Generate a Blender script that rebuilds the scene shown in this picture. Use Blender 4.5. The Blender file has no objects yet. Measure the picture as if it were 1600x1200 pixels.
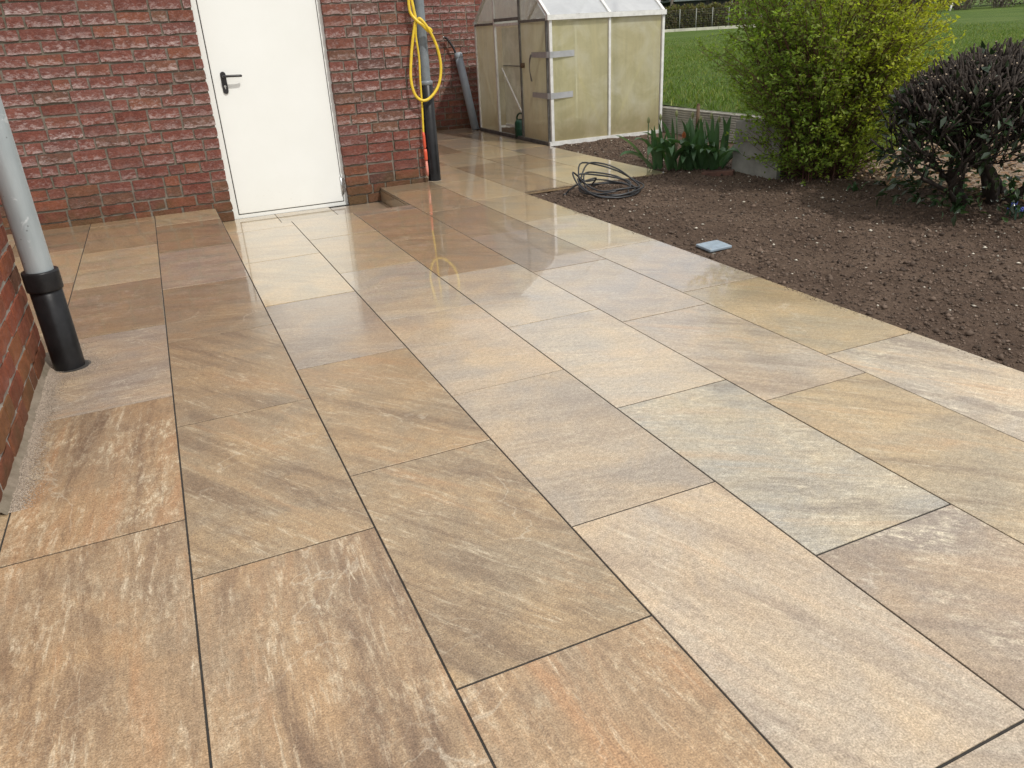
import bpy, math, random
import numpy as np
from mathutils import Vector, Matrix, noise
R = math.radians
random.seed(7)
rng = np.random.default_rng(11)
scene = bpy.context.scene
COL = scene.collection

# ------------------------------------------------------------------ camera
cam = bpy.data.cameras.new('camera')
cam.sensor_width = 36.0
cam.lens = 36.0 * 1190.0 / 1600.0
cam.clip_start = 0.05
cam.clip_end = 2000
camo = bpy.data.objects.new('camera', cam)
COL.objects.link(camo)
camo.location = (0.609, -4.504, 1.163)
camo.rotation_euler = (R(65.252), R(2.897), R(-24.281))
scene.camera = camo

# ------------------------------------------------------------------ sky and sun
SUN_TO = Vector((0.42, -1.0, 1.40)).normalized()
SUN_EL = math.asin(SUN_TO.z)
SUN_AZ = math.atan2(SUN_TO.x, SUN_TO.y)
world = bpy.data.worlds.new('World')
scene.world = world
world.use_nodes = True
wn = world.node_tree
wn.nodes.clear()
wout = wn.nodes.new('ShaderNodeOutputWorld')
wbg = wn.nodes.new('ShaderNodeBackground')
wbg.inputs['Strength'].default_value = 0.105
sky = wn.nodes.new('ShaderNodeTexSky')
sky.sky_type = 'NISHITA'
sky.sun_disc = False
sky.sun_elevation = SUN_EL
sky.sun_rotation = SUN_AZ
sky.air_density = 1.0
sky.dust_density = 2.0
# broken white cloud cover over the whole sky
wtc = wn.nodes.new('ShaderNodeTexCoord')
wmap = wn.nodes.new('ShaderNodeMapping')
wmap.inputs['Scale'].default_value = (1.0, 1.0, 2.2)
wno = wn.nodes.new('ShaderNodeTexNoise')
wno.inputs['Scale'].default_value = 2.3
wno.inputs['Detail'].default_value = 6.0
wno.inputs['Roughness'].default_value = 0.55
wra = wn.nodes.new('ShaderNodeValToRGB')
wra.color_ramp.elements[0].position = 0.32
wra.color_ramp.elements[1].position = 0.58
wra.color_ramp.elements[0].color = (0.45, 0.45, 0.45, 1)
wra.color_ramp.elements[1].color = (0.95, 0.95, 0.95, 1)
wmx = wn.nodes.new('ShaderNodeMix')
wmx.data_type = 'RGBA'
wmx.inputs[7].default_value = (11.0, 10.9, 10.8, 1)
wn.links.new(wtc.outputs['Generated'], wmap.inputs['Vector'])
wn.links.new(wmap.outputs['Vector'], wno.inputs['Vector'])
wn.links.new(wno.outputs['Fac'], wra.inputs['Fac'])
wn.links.new(wra.outputs['Color'], wmx.inputs[0])
wn.links.new(sky.outputs['Color'], wmx.inputs[6])
wn.links.new(wmx.outputs[2], wbg.inputs['Color'])
wn.links.new(wbg.outputs['Background'], wout.inputs['Surface'])

sun = bpy.data.lights.new('sun', 'SUN')
sun.energy = 2.6
sun.angle = R(1.2)
sun.color = (1.0, 0.96, 0.9)
suno = bpy.data.objects.new('sun', sun)
COL.objects.link(suno)
suno.location = (0, 0, 20)
suno.rotation_euler = (-SUN_TO).to_track_quat('-Z', 'Y').to_euler()

scene.view_settings.view_transform = 'Standard'
scene.view_settings.look = 'None'
scene.view_settings.exposure = 0.05
scene.view_settings.gamma = 1.0
scene.view_settings.use_curve_mapping = False

# ------------------------------------------------------------------ helpers
def tag(o, label=None, cat=None, group=None, kind=None):
    if label: o['label'] = label
    if cat: o['category'] = cat
    if group: o['group'] = group
    if kind: o['kind'] = kind
    return o

def link(name, me, mat=None, parent=None):
    o = bpy.data.objects.new(name, me)
    COL.objects.link(o)
    if mat is not None and me is not None and not me.materials:
        me.materials.append(mat)
    if parent is not None: o.parent = parent
    return o

def empty(name, loc=(0, 0, 0)):
    o = bpy.data.objects.new(name, None)
    COL.objects.link(o)
    o.location = loc
    o.empty_display_size = 0.1
    return o

def mesh(name, verts, faces, smooth=False):
    me = bpy.data.meshes.new(name)
    me.from_pydata([tuple(v) for v in verts], [], faces)
    if smooth: me.polygons.foreach_set('use_smooth', [True] * len(me.polygons))
    me.update()
    return me

def tri_mesh(name, V, F, col=None, smooth=False):
    """numpy verts (n,3), faces (m,k)"""
    V = np.asarray(V, dtype=np.float32); F = np.asarray(F, dtype=np.int32)
    me = bpy.data.meshes.new(name)
    k = F.shape[1]
    me.vertices.add(len(V)); me.vertices.foreach_set('co', V.ravel())
    me.loops.add(F.size); me.loops.foreach_set('vertex_index', F.ravel())
    me.polygons.add(len(F))
    me.polygons.foreach_set('loop_start', np.arange(0, F.size, k, dtype=np.int32))
    me.polygons.foreach_set('loop_total', np.full(len(F), k, dtype=np.int32))
    if smooth: me.polygons.foreach_set('use_smooth', np.ones(len(F), dtype=bool))
    me.update(calc_edges=True)
    if col is not None:
        a = me.color_attributes.new('tint', 'FLOAT_COLOR', 'POINT')
        c = np.ones((len(V), 4), dtype=np.float32); c[:, :3] = col
        a.data.foreach_set('color', c.ravel())
    return me

class MB:
    def __init__(s): s.v = []; s.f = []; s.sm = []
    def add(s, vs, fs, smooth=False):
        n = len(s.v); s.v += [Vector(v) for v in vs]
        for f in fs: s.f.append([i + n for i in f]); s.sm.append(smooth)
        return s
    def box(s, a, b):
        x0, y0, z0 = a; x1, y1, z1 = b
        return s.add([(x0, y0, z0), (x1, y0, z0), (x1, y1, z0), (x0, y1, z0), (x0, y0, z1), (x1, y0, z1), (x1, y1, z1), (x0, y1, z1)],
                     [(0, 3, 2, 1), (4, 5, 6, 7), (0, 1, 5, 4), (1, 2, 6, 5), (2, 3, 7, 6), (3, 0, 4, 7)])
    def bbox(s, a, b, e=0.003):
        """box with chamfered edges"""
        import bmesh
        bm = bmesh.new(); bmesh.ops.create_cube(bm, size=1)
        a = Vector(a); b = Vector(b); c = (a + b) / 2; d = b - a
        for v in bm.verts: v.co = Vector((v.co.x * d.x, v.co.y * d.y, v.co.z * d.z)) + c
        bmesh.ops.bevel(bm, geom=bm.edges[:], offset=e, segments=2, affect='EDGES', profile=0.5)
        bm.verts.index_update()
        s.add([v.co.copy() for v in bm.verts], [[v.index for v in f.verts] for f in bm.faces])
        bm.free(); return s
    def bar(s, p, q, w, h, up=(0, 0, 1)):
        p = Vector(p); q = Vector(q); d = (q - p).normalized(); u = Vector(up)
        sd = d.cross(u)
        if sd.length < 1e-4: sd = d.cross(Vector((1, 0, 0)))
        sd.normalize(); u = sd.cross(d).normalized()
        vs = []
        for c in (p, q):
            for (i, j) in ((-1, -1), (1, -1), (1, 1), (-1, 1)):
                vs.append(c + sd * (i * w / 2) + u * (j * h / 2))
        return s.add(vs, [(0, 1, 2, 3), (7, 6, 5, 4), (0, 4, 5, 1), (1, 5, 6, 2), (2, 6, 7, 3), (3, 7, 4, 0)])
    def tube(s, pts, rad, n=10, cap=True):
        pts = [Vector(p) for p in pts]
        if not hasattr(rad, '__len__'): rad = [rad] * len(pts)
        vs = []; fs = []; nrm = None
        for i, p in enumerate(pts):
            t = (pts[min(i + 1, len(pts) - 1)] - pts[max(i - 1, 0)]).normalized()
            if nrm is None:
                nrm = t.cross(Vector((0, 0, 1)))
                if nrm.length < 1e-3: nrm = t.cross(Vector((1, 0, 0)))
            else: nrm = nrm - t * nrm.dot(t)
            nrm.normalize(); b = t.cross(nrm)
            for k in range(n):
                a = 2 * math.pi * k / n
                vs.append(p + (nrm * math.cos(a) + b * math.sin(a)) * rad[i])
        for i in range(len(pts) - 1):
            for k in range(n):
                fs.append((i * n + k, i * n + (k + 1) % n, (i + 1) * n + (k + 1) % n, (i + 1) * n + k))
        s.add(vs, fs, True)
        if cap:
            m = len(s.v) - len(vs)
            s.f.append([m + k for k in range(n)][::-1]); s.sm.append(False)
            s.f.append([m + (len(pts) - 1) * n + k for k in range(n)]); s.sm.append(False)
        return s
    def lathe(s, prof, n=24, c=(0, 0, 0)):
        vs = []; fs = []
        for (r, z) in prof:
            for k in range(n):
                a = 2 * math.pi * k / n
                vs.append((c[0] + r * math.cos(a), c[1] + r * math.sin(a), c[2] + z))
        for i in range(len(prof) - 1):
            for k in range(n):
                fs.append((i * n + k, i * n + (k + 1) % n, (i + 1) * n + (k + 1) % n, (i + 1) * n + k))
        return s.add(vs, fs, True)
    def build(s, name, mat, parent=None):
        me = bpy.data.meshes.new(name)
        me.from_pydata([tuple(v) for v in s.v], [], s.f)
        me.polygons.foreach_set('use_smooth', s.sm)
        me.update()
        return link(name, me, mat, parent)

def spline(pts, n=8, closed=False):
    pts = [Vector(p) for p in pts]; out = []
    m = len(pts)
    rngi = range(m if closed else m - 1)
    for i in rngi:
        if closed: p0, p1, p2, p3 = pts[(i - 1) % m], pts[i], pts[(i + 1) % m], pts[(i + 2) % m]
        else: p0, p1, p2, p3 = pts[max(i - 1, 0)], pts[i], pts[i + 1], pts[min(i + 2, m - 1)]
        for k in range(n):
            t = k / n; t2 = t * t; t3 = t2 * t
            out.append(0.5 * ((2 * p1) + (p2 - p0) * t + (2 * p0 - 5 * p1 + 4 * p2 - p3) * t2 + (3 * p1 - p0 - 3 * p2 + p3) * t3))
    if not closed: out.append(pts[-1])
    return out

# ------------------------------------------------------------------ materials
class NT:
    def __init__(s, name):
        s.m = bpy.data.materials.new(name); s.m.use_nodes = True
        s.t = s.m.node_tree; s.t.nodes.clear()
        s.out = s.t.nodes.new('ShaderNodeOutputMaterial')
    def n(s, typ, ins=None, **props):
        nd = s.t.nodes.new('ShaderNode' + typ)
        for k, v in props.items(): setattr(nd, k, v)
        for k, v in (ins or {}).items(): s.set(nd.inputs[k], v)
        return nd
    def set(s, sock, v):
        if isinstance(v, bpy.types.NodeSocket): s.t.links.new(v, sock)
        elif isinstance(v, bpy.types.Node): s.t.links.new(v.outputs[0], sock)
        else:
            if sock.type == 'RGBA' and hasattr(v, '__len__') and len(v) == 3: v = (*v, 1)
            sock.default_value = v
    def math(s, op, a, b=None, c=None, clamp=False):
        nd = s.n('Math', operation=op, use_clamp=clamp)
        s.set(nd.inputs[0], a)
        if b is not None: s.set(nd.inputs[1], b)
        if c is not None: s.set(nd.inputs[2], c)
        return nd.outputs[0]
    def mix(s, f, a, b, mode='MIX'):
        nd = s.n('Mix', data_type='RGBA', blend_type=mode, clamp_factor=True)
        s.set(nd.inputs[0], f); s.set(nd.inputs[6], a); s.set(nd.inputs[7], b)
        return nd.outputs[2]
    def mixf(s, f, a, b):
        nd = s.n('Mix', data_type='FLOAT', clamp_factor=True)
        s.set(nd.inputs[0], f); s.set(nd.inputs[2], a); s.set(nd.inputs[3], b)
        return nd.outputs[0]
    def ramp(s, f, stops, interp='LINEAR'):
        nd = s.n('ValToRGB'); s.set(nd.inputs[0], f)
        cr = nd.color_ramp; cr.interpolation = interp
        while len(cr.elements) < len(stops): cr.elements.new(0.5)
        for e, (p, c) in zip(cr.elements, stops):
            e.position = p
            e.color = (c, c, c, 1) if not hasattr(c, '__len__') else (*c, 1)
        return nd.outputs[0]
    def noise(s, vec, scale, detail=4, rough=0.55, dist=0.0):
        nd = s.n('TexNoise', {'Vector': vec, 'Scale': scale, 'Detail': detail, 'Roughness': rough, 'Distortion': dist})
        return nd.outputs['Fac']
    def map(s, vec, loc=(0, 0, 0), rot=(0, 0, 0), sc=(1, 1, 1)):
        nd = s.n('Mapping'); s.set(nd.inputs['Vector'], vec)
        s.set(nd.inputs['Location'], loc); s.set(nd.inputs['Rotation'], rot); s.set(nd.inputs['Scale'], sc)
        return nd.outputs[0]
    def bump(s, h, strength=0.3, dist=0.01, normal=None):
        nd = s.n('Bump', {'Height': h, 'Strength': strength, 'Distance': dist})
        if normal is not None: s.set(nd.inputs['Normal'], normal)
        return nd.outputs[0]
    def bsdf(s, **k):
        ins = {}
        nm = dict(color='Base Color', rough='Roughness', metal='Metallic', normal='Normal', spec='Specular IOR Level', coat='Coat Weight',
                  coatr='Coat Roughness', trans='Transmission Weight', ior='IOR', sheen='Sheen Weight', alpha='Alpha', coatn='Coat Normal')
        for a, v in k.items(): ins[nm[a]] = v
        return s.n('BsdfPrincipled', ins)
    def done(s, sh):
        s.t.links.new(sh.outputs[0] if isinstance(sh, bpy.types.Node) else sh, s.out.inputs['Surface'])
        return s.m
    def geo(s): return s.n('NewGeometry')
    def obj(s): return s.n('TexCoord').outputs['Object']
    def oi(s): return s.n('ObjectInfo')

def plain(name, color, rough=0.5, metal=0.0, var=0.15, scale=30.0, bump=0.0, spec=0.5, bscale=None):
    t = NT(name); v = t.obj()
    n = t.noise(v, scale, 5)
    d = tuple(c * (1 - var) for c in color); l = tuple(min(1, c * (1 + var)) for c in color)
    c = t.ramp(n, [(0.3, d), (0.7, l)])
    n2 = t.noise(v, scale * 0.37, 3)
    kw = dict(color=c, rough=t.ramp(n2, [(0.3, max(0, rough - .08)), (0.7, min(1, rough + .1))]), metal=metal, spec=spec)
    if bump: kw['normal'] = t.bump(t.noise(v, bscale or scale * 3, 4), bump, 0.004)
    return t.done(t.bsdf(**kw))

def mat_paver():
    t = NT('stone_look_paver')
    obj = t.obj(); oi = t.oi(); pos = t.geo().outputs['Position']
    def at(nm): return t.n('Attribute', attribute_type='OBJECT', attribute_name=nm).outputs['Fac']
    seed = at('seed'); ang = at('angle'); stk = at('streak'); pale = at('pale')
    off = t.n('CombineXYZ', {0: t.math('MULTIPLY', seed, 3.71), 1: t.math('MULTIPLY', seed, 7.13), 2: t.math('MULTIPLY', seed, 1.9)}).outputs[0]
    rotv = t.n('CombineXYZ', {2: ang}).outputs[0]
    v = t.map(obj, rot=rotv)
    v0 = t.n('VectorMath', {0: v, 1: off}, operation='ADD').outputs[0]
    vs = t.map(v, sc=(9.0, 1.25, 1.0)); vs = t.n('VectorMath', {0: vs, 1: off}, operation='ADD').outputs[0]
    vf = t.map(v, sc=(52.0, 7.5, 1.0)); vf = t.n('VectorMath', {0: vf, 1: off}, operation='ADD').outputs[0]
    base = oi.outputs['Color']
    big = t.noise(v0, 3.4, 5, 0.6, 0.6)
    warm = t.mix(1.0, base, (1.07, 0.98, 0.84), 'MULTIPLY')
    cool = t.mix(1.0, base, (0.90, 0.90, 0.92), 'MULTIPLY')
    c = t.mix(t.ramp(big, [(0.36, 0.0), (0.64, 1.0)]), cool, warm)
    # broad banding along the bedding direction
    s1 = t.noise(vs, 1.0, 7, 0.62, 0.5)
    dark = t.mix(1.0, base, (0.60, 0.54, 0.53), 'MULTIPLY')
    f1 = t.math('MULTIPLY', t.ramp(s1, [(0.50, 0.0), (0.66, 1.0)]), stk)
    c = t.mix(t.math('MULTIPLY', f1, 0.8), c, dark)
    rust = t.mix(1.0, base, (1.10, 0.88, 0.66), 'MULTIPLY')
    f2 = t.math('MULTIPLY', t.ramp(s1, [(0.32, 1.0), (0.47, 0.0)]), stk)
    c = t.mix(t.math('MULTIPLY', f2, 0.75), c, rust)
    # fine streaks, broken up by a coarse mask so that they come in drifts
    s2 = t.noise(vf, 1.0, 9, 0.75, 0.35)
    msk = t.ramp(t.noise(vs, 1.7, 4, 0.6, 0.3), [(0.40, 0.15), (0.62, 1.0)])
    light = t.mix(0.55, base, (0.62, 0.57, 0.48))
    f3 = t.math('MULTIPLY', t.ramp(s2, [(0.53, 0.0), (0.66, 1.0)]), t.math('MULTIPLY', msk, t.math('MULTIPLY_ADD', stk, 0.8, 0.10)))
    c = t.mix(f3, c, light)
    f4 = t.math('MULTIPLY', t.ramp(s2, [(0.34, 1.0), (0.46, 0.0)]), t.math('MULTIPLY', msk, t.math('MULTIPLY_ADD', stk, 0.55, 0.10)))
    c = t.mix(f4, c, dark)
    # pale blotches made of short flecks
    vb = t.map(v, sc=(58.0, 21.0, 1.0)); vb = t.n('VectorMath', {0: vb, 1: off}, operation='ADD').outputs[0]
    bl = t.noise(vb, 1.0, 9, 0.8, 0.25)
    bm = t.ramp(t.noise(v0, 5.0, 5, 0.65, 0.5), [(0.44, 0.05), (0.66, 1.0)])
    f5 = t.math('MULTIPLY', t.math('MULTIPLY', t.ramp(bl, [(0.48, 0.0), (0.66, 1.0)]), bm), pale)
    c = t.mix(f5, c, (0.60, 0.545, 0.44))
    f5b = t.math('MULTIPLY', t.math('MULTIPLY', t.ramp(bl, [(0.34, 1.0), (0.46, 0.0)]), t.ramp(bm, [(0.0, .5), (1, .15)])), 0.5)
    c = t.mix(f5b, c, dark)
    # hairline veins
    vn = t.noise(v0, 2.2, 5, 0.5, 0.8)
    vein = t.ramp(vn, [(0.492, 0.0), (0.5, 1.0), (0.508, 0.0)])
    vm = t.ramp(t.noise(v0, 1.6, 2), [(0.52, 0.0), (0.62, 0.35)])
    c = t.mix(t.math('MULTIPLY', vein, vm), c, (0.50, 0.46, 0.40))
    # speckle
    g1 = t.noise(obj, 260.0, 3, 0.7)
    c = t.mix(1.0, c, t.ramp(g1, [(0.32, (0.72, 0.71, 0.70)), (0.68, (1.28, 1.28, 1.29))]), 'MULTIPLY')
    g2 = t.noise(obj, 70.0, 5, 0.75)
    c = t.mix(1.0, c, t.ramp(g2, [(0.33, (0.85, 0.84, 0.82)), (0.67, (1.14, 1.14, 1.14))]), 'MULTIPLY')
    # deepen the mottling
    c = t.n('Gamma', {'Color': c, 'Gamma': 1.45}).outputs[0]
    c = t.mix(1.0, c, (1.70, 1.74, 1.64), 'MULTIPLY')
    c = t.n('HueSaturation', {'Color': c, 'Saturation': 0.86}).outputs[0]
    # hosed-down part of the terrace: a thin film of water that dries off in patches
    sx = t.n('SeparateXYZ', {0: pos})
    wn_ = t.noise(pos, 1.1, 5, 0.6, 0.3)
    w = t.math('ADD', t.math('MULTIPLY', sx.outputs[1], 0.40), t.math('MULTIPLY', sx.outputs[0], 0.20))
    w = t.math('ADD', w, t.math('MULTIPLY_ADD', wn_, 1.3, -0.12))
    wet = t.ramp(w, [(0.0, 0.0), (0.50, 1.0)])
    c = t.mix(t.math('MULTIPLY', wet, 0.30), c, t.mix(1.0, c, (0.66, 0.62, 0.58), 'MULTIPLY'))
    gr = t.noise(obj, 120.0, 5, 0.75)
    h = t.math('ADD', t.math('MULTIPLY', gr, 1.0), t.math('MULTIPLY', s2, 1.0))
    nb = t.n('Bump', {'Height': h, 'Strength': t.mixf(wet, 0.55, 0.30), 'Distance': 0.002}).outputs[0]
    film = t.noise(pos, 5.0, 2); pit = t.noise(obj, 150.0, 3, 0.6)
    fh = t.math('ADD', t.math('MULTIPLY', film, 1.0), t.math('MULTIPLY', pit, t.mixf(wet, 0.30, 0.03)))
    cn = t.n('Bump', {'Height': fh, 'Strength': 0.035, 'Distance': 0.01}).outputs[0]
    b = t.bsdf(color=c, rough=t.mixf(wet, 0.38, 0.30), normal=nb, spec=0.5, coat=t.mixf(wet, 0.15, 1.0), coatr=t.mixf(wet, 0.26, 0.03), coatn=cn)
    b.inputs['Coat IOR'].default_value = 1.5
    return t.done(b)

def mat_brick(name='weathered_brick', bloom=1.0, warm=(1, 1, 1)):
    t = NT(name)
    obj = t.obj(); oi = t.oi(); pos = t.geo().outputs['Position']
    rnd = oi.outputs['Random']
    offs = t.n('CombineXYZ', {0: t.math('MULTIPLY', rnd, 31.0), 1: t.math('MULTIPLY', rnd, 17.0), 2: rnd}).outputs[0]
    v = t.n('VectorMath', {0: obj, 1: offs}, operation='ADD').outputs[0]
    base = t.ramp(rnd, [(0.0, (0.150, 0.045, 0.030)), (0.3, (0.185, 0.059, 0.040)), (0.55, (0.150, 0.056, 0.043)), (0.78, (0.215, 0.074, 0.038)), (0.92, (0.150, 0.076, 0.042)), (1.0, (0.105, 0.050, 0.038))])
    base = t.mix(1.0, base, warm, 'MULTIPLY')
    n1 = t.noise(v, 14.0, 6, 0.65)
    c = t.mix(t.ramp(n1, [(0.35, 0.0), (0.7, 0.85)]), base, t.mix(1.0, base, (0.55, 0.50, 0.52), 'MULTIPLY'))
    n2 = t.noise(v, 60.0, 6, 0.7)
    c = t.mix(t.ramp(n2, [(0.5, 0.0), (0.72, 0.45)]), c, (0.30, 0.13, 0.09))
    pit = t.ramp(t.noise(t.map(v, sc=(1, 1, 1.6)), 38.0, 6, 0.7, 0.6), [(0.28, 1.0), (0.38, 0.0)])
    c = t.mix(t.math('MULTIPLY', pit, 0.75), c, (0.045, 0.02, 0.016))
    sz = t.n('SeparateXYZ', {0: pos}).outputs[2]
    # lime bloom: patchy, on the drier upper courses
    ef = t.noise(t.map(v, sc=(1.0, 1.0, 1.9)), 24.0, 9, 0.8, 0.4)
    big = t.noise(pos, 2.1, 3)
    amt = t.math('MULTIPLY', t.ramp(t.math('ADD', sz, t.math('MULTIPLY_ADD', big, 1.2, -0.6)), [(0.08, 0.12), (0.62, 1.0)]),
                 t.math('MULTIPLY_ADD', t.noise(t.n('VectorMath', {0: offs, 1: (3, 3, 3)}, operation='MULTIPLY').outputs[0], 1.0, 1), 1.6, -0.28, clamp=True))
    amt = t.math('MULTIPLY', amt, bloom)
    lz = t.n('SeparateXYZ', {0: obj}).outputs[2]
    edge = t.ramp(t.math('MULTIPLY_ADD', lz, -9.0, 0.5), [(0.35, -0.03), (0.9, 0.16)])
    ef2 = t.math('ADD', ef, edge)
    c = t.mix(t.math('MULTIPLY', t.ramp(ef2, [(0.54, 0.0), (0.70, 1.0)]), amt), c, (0.56, 0.47, 0.45))
    c = t.mix(t.math('MULTIPLY', amt, 0.17), c, (0.32, 0.185, 0.170))
    # algae near the ground
    al = t.math('MULTIPLY', t.ramp(t.math('ADD', sz, t.math('MULTIPLY', t.noise(pos, 7.0, 4), 0.5)), [(0.22, 1.0), (0.42, 0.0)]), 0.55)
    c = t.mix(al, c, (0.075, 0.058, 0.022))
    h = t.math('ADD', t.math('MULTIPLY', t.noise(v, 45.0, 7, 0.7), 1.0), t.math('MULTIPLY', t.noise(v, 13.0, 4, .6), 0.6))
    return t.done(t.bsdf(color=c, rough=0.82, spec=0.25, normal=t.bump(h, 1.0, 0.009)))

def mat_mortar(c0=(0.17, 0.145, 0.115), c1=(0.30, 0.265, 0.22)):
    t = NT('lime_mortar'); v = t.geo().outputs['Position']
    n = t.noise(v, 18.0, 6, 0.7)
    c = t.ramp(n, [(0.3, c0), (0.7, c1)])
    c = t.mix(t.ramp(t.noise(v, 3.0, 3), [(0.45, 0.0), (0.65, 0.5)]), c, (0.11, 0.10, 0.065))
    return t.done(t.bsdf(color=c, rough=0.92, spec=0.2, normal=t.bump(t.noise(v, 160.0, 4), 0.6, 0.004)))

def mat_soil():
    t = NT('garden_soil'); v = t.geo().outputs['Position']
    n = t.noise(v, 2.2, 5, 0.6)
    c = t.ramp(n, [(0.3, (0.072, 0.050, 0.037)), (0.7, (0.130, 0.095, 0.071))])
    n2 = t.noise(v, 55.0, 6, 0.75)
    c = t.mix(1.0, c, t.ramp(n2, [(0.3, (0.55, 0.52, 0.5)), (0.72, (1.55, 1.5, 1.45))]), 'MULTIPLY')
    return t.done(t.bsdf(color=c, rough=0.95, spec=0.15, normal=t.bump(t.noise(v, 130.0, 5, 0.75), 0.9, 0.012)))

def mat_lawn():
    t = NT('lawn_grass'); v = t.geo().outputs['Position']
    n = t.noise(v, 0.33, 6, 0.65)
    c = t.ramp(n, [(0.3, (0.075, 0.128, 0.026)), (0.5, (0.100, 0.158, 0.034)), (0.72, (0.138, 0.190, 0.050))])
    vs = t.map(v, rot=(0, 0, R(35)), sc=(0.5, 0.9, 1))
    c = t.mix(t.ramp(t.noise(vs, 0.8, 6, 0.7), [(0.45, 0.0), (0.72, 0.45)]), c, (0.055, 0.095, 0.022))
    n2 = t.noise(v, 12.0, 6, 0.75)
    c = t.mix(1.0, c, t.ramp(n2, [(0.3, (0.6, 0.62, 0.6)), (0.7, (1.4, 1.35, 1.3))]), 'MULTIPLY')
    return t.done(t.bsdf(color=c, rough=0.9, spec=0.15, normal=t.bump(t.noise(v, 25.0, 5, 0.8), 1.0, 0.08)))

def mat_leaf(name, gloss=0.45, transl=0.35, spec=0.4):
    t = NT(name)
    a = t.n('Attribute', attribute_type='GEOMETRY', attribute_name='tint').outputs['Color']
    b = t.bsdf(color=a, rough=gloss, spec=spec)
    tr = t.n('BsdfTranslucent', {'Color': t.mix(1.0, a, (1.5, 1.6, 0.7), 'MULTIPLY')})
    m = t.n('MixShader', {0: transl, 1: b.outputs[0], 2: tr.outputs[0]})
    return t.done(m)

def mat_pane(name, col=(0.88, 0.82, 0.49), see=0.42, dirt=1.0, rough=0.28):
    t = NT(name); v = t.geo().outputs['Position']
    vs = t.map(v, sc=(9.0, 9.0, 0.8))
    st = t.noise(vs, 1.6, 6, 0.65, 0.4)
    cl = t.noise(v, 3.4, 5, 0.6, 0.5)
    c = t.mix(t.ramp(st, [(0.35, 0.0), (0.7, 0.8 * dirt)]), col, tuple(x * y for x, y in zip(col, (0.80, 0.82, 0.84))))
    c = t.mix(t.ramp(cl, [(0.45, 0.0), (0.7, 0.6 * dirt)]), c, (0.76, 0.75, 0.64))
    sz = t.n('SeparateXYZ', {0: v}).outputs[2]
    lo = t.ramp(t.math('ADD', sz, t.math('MULTIPLY', t.noise(v, 6.0, 5, 0.7), 0.35)), [(0.24, 0.75 * dirt), (0.55, 0.0)])
    c = t.mix(t.math('MULTIPLY', lo, 0.6), c, (0.52, 0.38, 0.18))
    tr = t.n('BsdfTransparent', {'Color': t.mix(0.5, c, (0.9, 0.9, 0.85))})
    tl = t.n('BsdfTranslucent', {'Color': c}); df = t.n('BsdfDiffuse', {'Color': c})
    m1 = t.n('MixShader', {0: 0.48, 1: df.outputs[0], 2: tl.outputs[0]})
    sf = t.mixf(t.ramp(cl, [(0.4, 0.0), (0.7, 1.0)]), see, see * 0.4)
    m2 = t.n('MixShader', {0: sf, 1: m1.outputs[0], 2: tr.outputs[0]})
    gl = t.n('BsdfGlossy', {'Color': (1, 1, 1, 1), 'Roughness': rough})
    fr = t.n('Fresnel', {'IOR': 1.4})
    m3 = t.n('MixShader', {0: fr.outputs[0], 1: m2.outputs[0], 2: gl.outputs[0]})
    return t.done(m3)

def mat_zinc():
    t = NT('weathered_zinc'); v = t.obj()
    n = t.noise(t.map(v, sc=(6, 6, 1)), 2.2, 6, 0.65)
    c = t.ramp(n, [(0.3, (0.32, 0.37, 0.39)), (0.7, (0.47, 0.52, 0.54))])
    sp = t.n('TexVoronoi', {'Vector': v, 'Scale': 26.0}, feature='F1').outputs['Distance']
    c = t.mix(t.ramp(sp, [(0.07, 0.7), (0.11, 0.0)]), c, (0.12, 0.13, 0.13))
    bl = t.noise(v, 9.0, 5, 0.6, 0.6)
    c = t.mix(t.ramp(bl, [(0.64, 0.0), (0.68, 0.75)]), c, (0.62, 0.66, 0.68))
    return t.done(t.bsdf(color=c, rough=0.42, metal=0.35, spec=0.5))

def mat_ochre(): pass

M = {}
M['paver'] = mat_paver()
M['brick'] = mat_brick()
M['pierbrick'] = mat_brick('orange_pier_brick', 0.22, (1.55, 1.40, 1.05))
M['piermortar'] = mat_mortar((0.30, 0.275, 0.24), (0.46, 0.43, 0.38))
M['mortar'] = mat_mortar((0.135, 0.113, 0.09), (0.245, 0.215, 0.18))
M['fillet'] = mat_mortar((0.15, 0.118, 0.085), (0.29, 0.24, 0.185))
M['grout'] = plain('dark_grout', (0.030, 0.027, 0.023), 0.85, var=0.35, scale=60)
M['soil'] = mat_soil()
M['lawn'] = mat_lawn()
def mat_door():
    t = NT('white_door_paint'); v = t.geo().outputs['Position']
    n = t.noise(v, 2.5, 4)
    c = t.ramp(n, [(0.3, (0.785, 0.80, 0.765)), (0.7, (0.815, 0.83, 0.80))])
    z = t.n('SeparateXYZ', {0: v}).outputs[2]
    spl = t.ramp(t.noise(v, 38.0, 5, 0.7), [(0.62, 0.0), (0.70, 1.0)])
    lowz = t.ramp(t.math('ADD', z, t.math('MULTIPLY', t.noise(v, 5.0, 3), 0.3)), [(0.0, 0.55), (0.38, 0.0)])
    c = t.mix(t.math('MULTIPLY', spl, lowz), c, (0.46, 0.42, 0.35))
    c = t.mix(t.math('MULTIPLY', lowz, 0.16), c, (0.55, 0.52, 0.45))
    return t.done(t.bsdf(color=c, rough=0.30, normal=t.bump(t.noise(v, 4.0, 3), 0.03, 0.01)))
M['door'] = mat_door()
M['gasket'] = plain('door_gap_seal', (0.05, 0.05, 0.05), 0.7)
M['black'] = plain('black_plastic', (0.016, 0.016, 0.017), 0.38, var=0.3, scale=20)
M['blackpipe'] = plain('black_standpipe_plastic', (0.010, 0.010, 0.011), 0.36, var=0.5, scale=14, bump=0.1, spec=0.32)
M['steel'] = plain('satin_steel', (0.55, 0.55, 0.54), 0.3, metal=0.9)
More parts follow.
